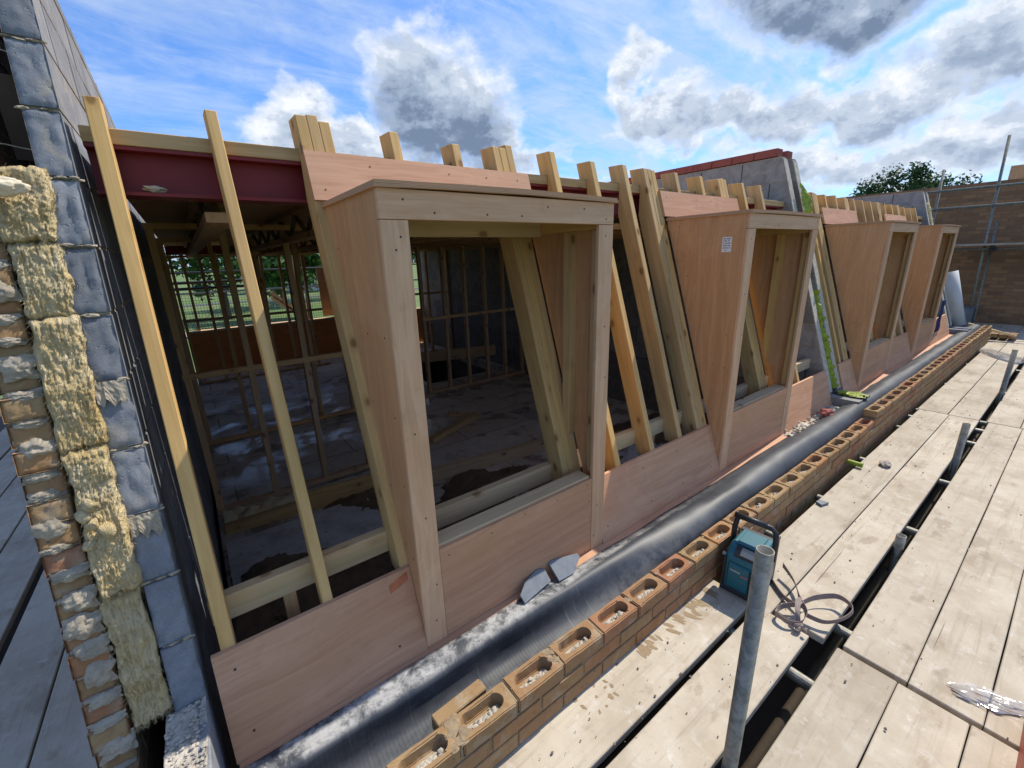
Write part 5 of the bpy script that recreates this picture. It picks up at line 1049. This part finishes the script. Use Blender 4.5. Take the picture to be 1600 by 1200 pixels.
# leaning roll, blue sheet and plank at the far end of the gutter
o = MB().tube([(10.9, 1.29, -1.42), (10.9, 1.56, -0.50)], 0.095, 24, hollow=0.8).build('membrane_roll', M['roll'], smooth=True); tag(o, 'pale grey roll leaning at the far end of the gutter', 'roll')
m = MB().grid(10, 14, lambda u, v: Vector((9.25 + 0.22 * u, 1.33 + 0.02 * fn((u * 3, v * 3, 0), 1.4), -1.35 + 0.5 * v))); o = m.build('blue_sheet', M['blue'], smooth=True); so = o.modifiers.new('thickness', 'SOLIDIFY'); so.thickness = 0.004; tag(o, 'dark blue sheet hanging beside the farthest dormer', 'sheet')
o = MB().bar((11.35, 1.22, -1.44), (11.5, 0.62, -1.62), 0.09, 0.03).build('plank', M['pale'], grain=(0, -1, 0)); tag(o, 'pale plank laid across the far end of the membrane', 'plank')
m = MB()
for q in range(5): m.box(11.55 + q * 0.0, 11.9, 0.62 + q * 0.11, 0.72 + q * 0.11, -1.68, -1.615 + 0.003 * q)
o = m.build('brick_stack', M['brick'], bevel=0.004); tag(o, 'few loose bricks on the boards beyond the parapet end', 'bricks')
o = MB().box(10.7, 13.9, 1.44, 1.6, -2.0, -1.38).build('block_upstand', M['dblock']); tag(o, 'low dark block upstand below the leaning roll', 'block wall')

# ================================================================== TREES AND HOUSES
def tree(x, y, h, cr, lab, mat='leaf', n=5200, group='trees beyond the building', squash=0.8, seed=1, ls=0.4):
    rnd = random.Random(seed); root = thing('tree', (x, y, GR), lab, 'tree', group); t = MB(); base = Vector((x, y, GR))
    hc = h - cr * squash
    t.tube([base, base + Vector((0.1, 0, hc * 0.5)), base + Vector((0.0, 0.1, hc))], [0.045 * h * 0.55, 0.03 * h * 0.55, 0.02 * h * 0.55], 9)
    clumps = []
    for i in range(30):
        d = Vector((rnd.gauss(0, 1), rnd.gauss(0, 1), rnd.gauss(0.25, 0.8))).normalized(); rr = rnd.uniform(0.35, 0.95) * cr
        c = base + Vector((d.x * rr, d.y * rr, hc + d.z * rr * squash)); clumps.append((c, rnd.uniform(0.22, 0.40) * cr))
        if i < 12: t.tube([base + Vector((0, 0.1, hc * rnd.uniform(0.55, 1.0))), (base + Vector((0, 0, hc)) + c) / 2 + Vector((0, 0, -0.2)), c], [0.012 * h, 0.008 * h, 0.003 * h], 6)
    t.build('trunk', M['bark'], root)
    m = MB()
    for i in range(n):
        c, r = clumps[rnd.randrange(len(clumps))]; d = Vector((rnd.gauss(0, 1), rnd.gauss(0, 1), rnd.gauss(0, 1))).normalized(); p = c + d * r * (rnd.random() ** 0.45) * rnd.uniform(0.8, 1.15)
        a = Vector((rnd.gauss(0, 1), rnd.gauss(0, 1), rnd.gauss(0, 0.7))).normalized(); b2 = a.cross(d + Vector((0.01, 0.02, 0))).normalized(); s = ls * rnd.uniform(0.5, 1.2)
        m.add([p - a * s * 0.5, p + b2 * s * 0.32, p + a * s * 0.5, p - b2 * s * 0.32], [(0, 1, 2, 3)])
    m.build('crown', M[mat], root)
tree(47.0, 9.9, 12.5, 3.7, 'broad dark tree rising behind the party walls at right', 'leafdk', 9500, squash=0.62, seed=4, ls=0.30)
tree(41.0, 12.0, 10.3, 1.3, 'small dark tree left of the broad one behind the party walls', 'leafdk', 2000, squash=0.8, seed=9, ls=0.24)
tspec = [(-6, 78, 13, 6.5), (4, 70, 13.5, 7.0), (13, 84, 13, 7.0), (11.0, 62, 11, 5.0), (24, 92, 15, 6.5), (32, 120, 16, 7), (18, 130, 13, 7), (42, 100, 14, 7)]
tl = ['leftmost leafy tree seen through the studs', 'big bright leafy tree seen through the left far window', 'leafy tree behind the big bright one', 'lower leafy tree right of the big bright one', 'leafy tree beside the distant house', 'tall leafy tree behind the distant house', 'distant leafy tree between the bright trees and the house', 'leafy tree right of the distant house']
for i, (x, y, h, c) in enumerate(tspec): tree(x, y, h, c, tl[i], 'leaf' if i in (0, 1, 3, 5) else 'leafdk', 3200, seed=20 + i, ls=0.85)
def house(x, y, w, d, eh, rh, lab):
    root = thing('house', (x, y, GR), lab, 'house', 'houses across the field'); MB().box(x - w / 2, x + w / 2, y - d / 2, y + d / 2, GR, GR + eh).build('wall', M['render'], root)
    m = MB(); e = 0.4; z0_, z1_ = GR + eh, GR + eh + rh
    m.add([(x - w / 2 - e, y - d / 2 - e, z0_), (x + w / 2 + e, y - d / 2 - e, z0_), (x + w / 2 + e, y + d / 2 + e, z0_), (x - w / 2 - e, y + d / 2 + e, z0_), (x - w / 2 - e, y, z1_), (x + w / 2 + e, y, z1_)], [(0, 1, 5, 4), (2, 3, 4, 5), (0, 4, 3), (1, 2, 5), (3, 2, 1, 0)])
    m.build('roof', M['rooftile'], root)
    for q in (-0.3, 0.25): MB().box(x + q * w - 0.7, x + q * w + 0.7, y - d / 2 - 0.04, y - d / 2 + 0.05, GR + eh * 0.45, GR + eh * 0.8).build('window', M['glass'], root)
house(27.5, 128, 11, 8, 3.6, 3.0, 'distant white house with brown roof, seen left of the far rafters'); house(36, 140, 9, 8, 4.0, 3.2, 'distant white house with brown roof, behind the other one')
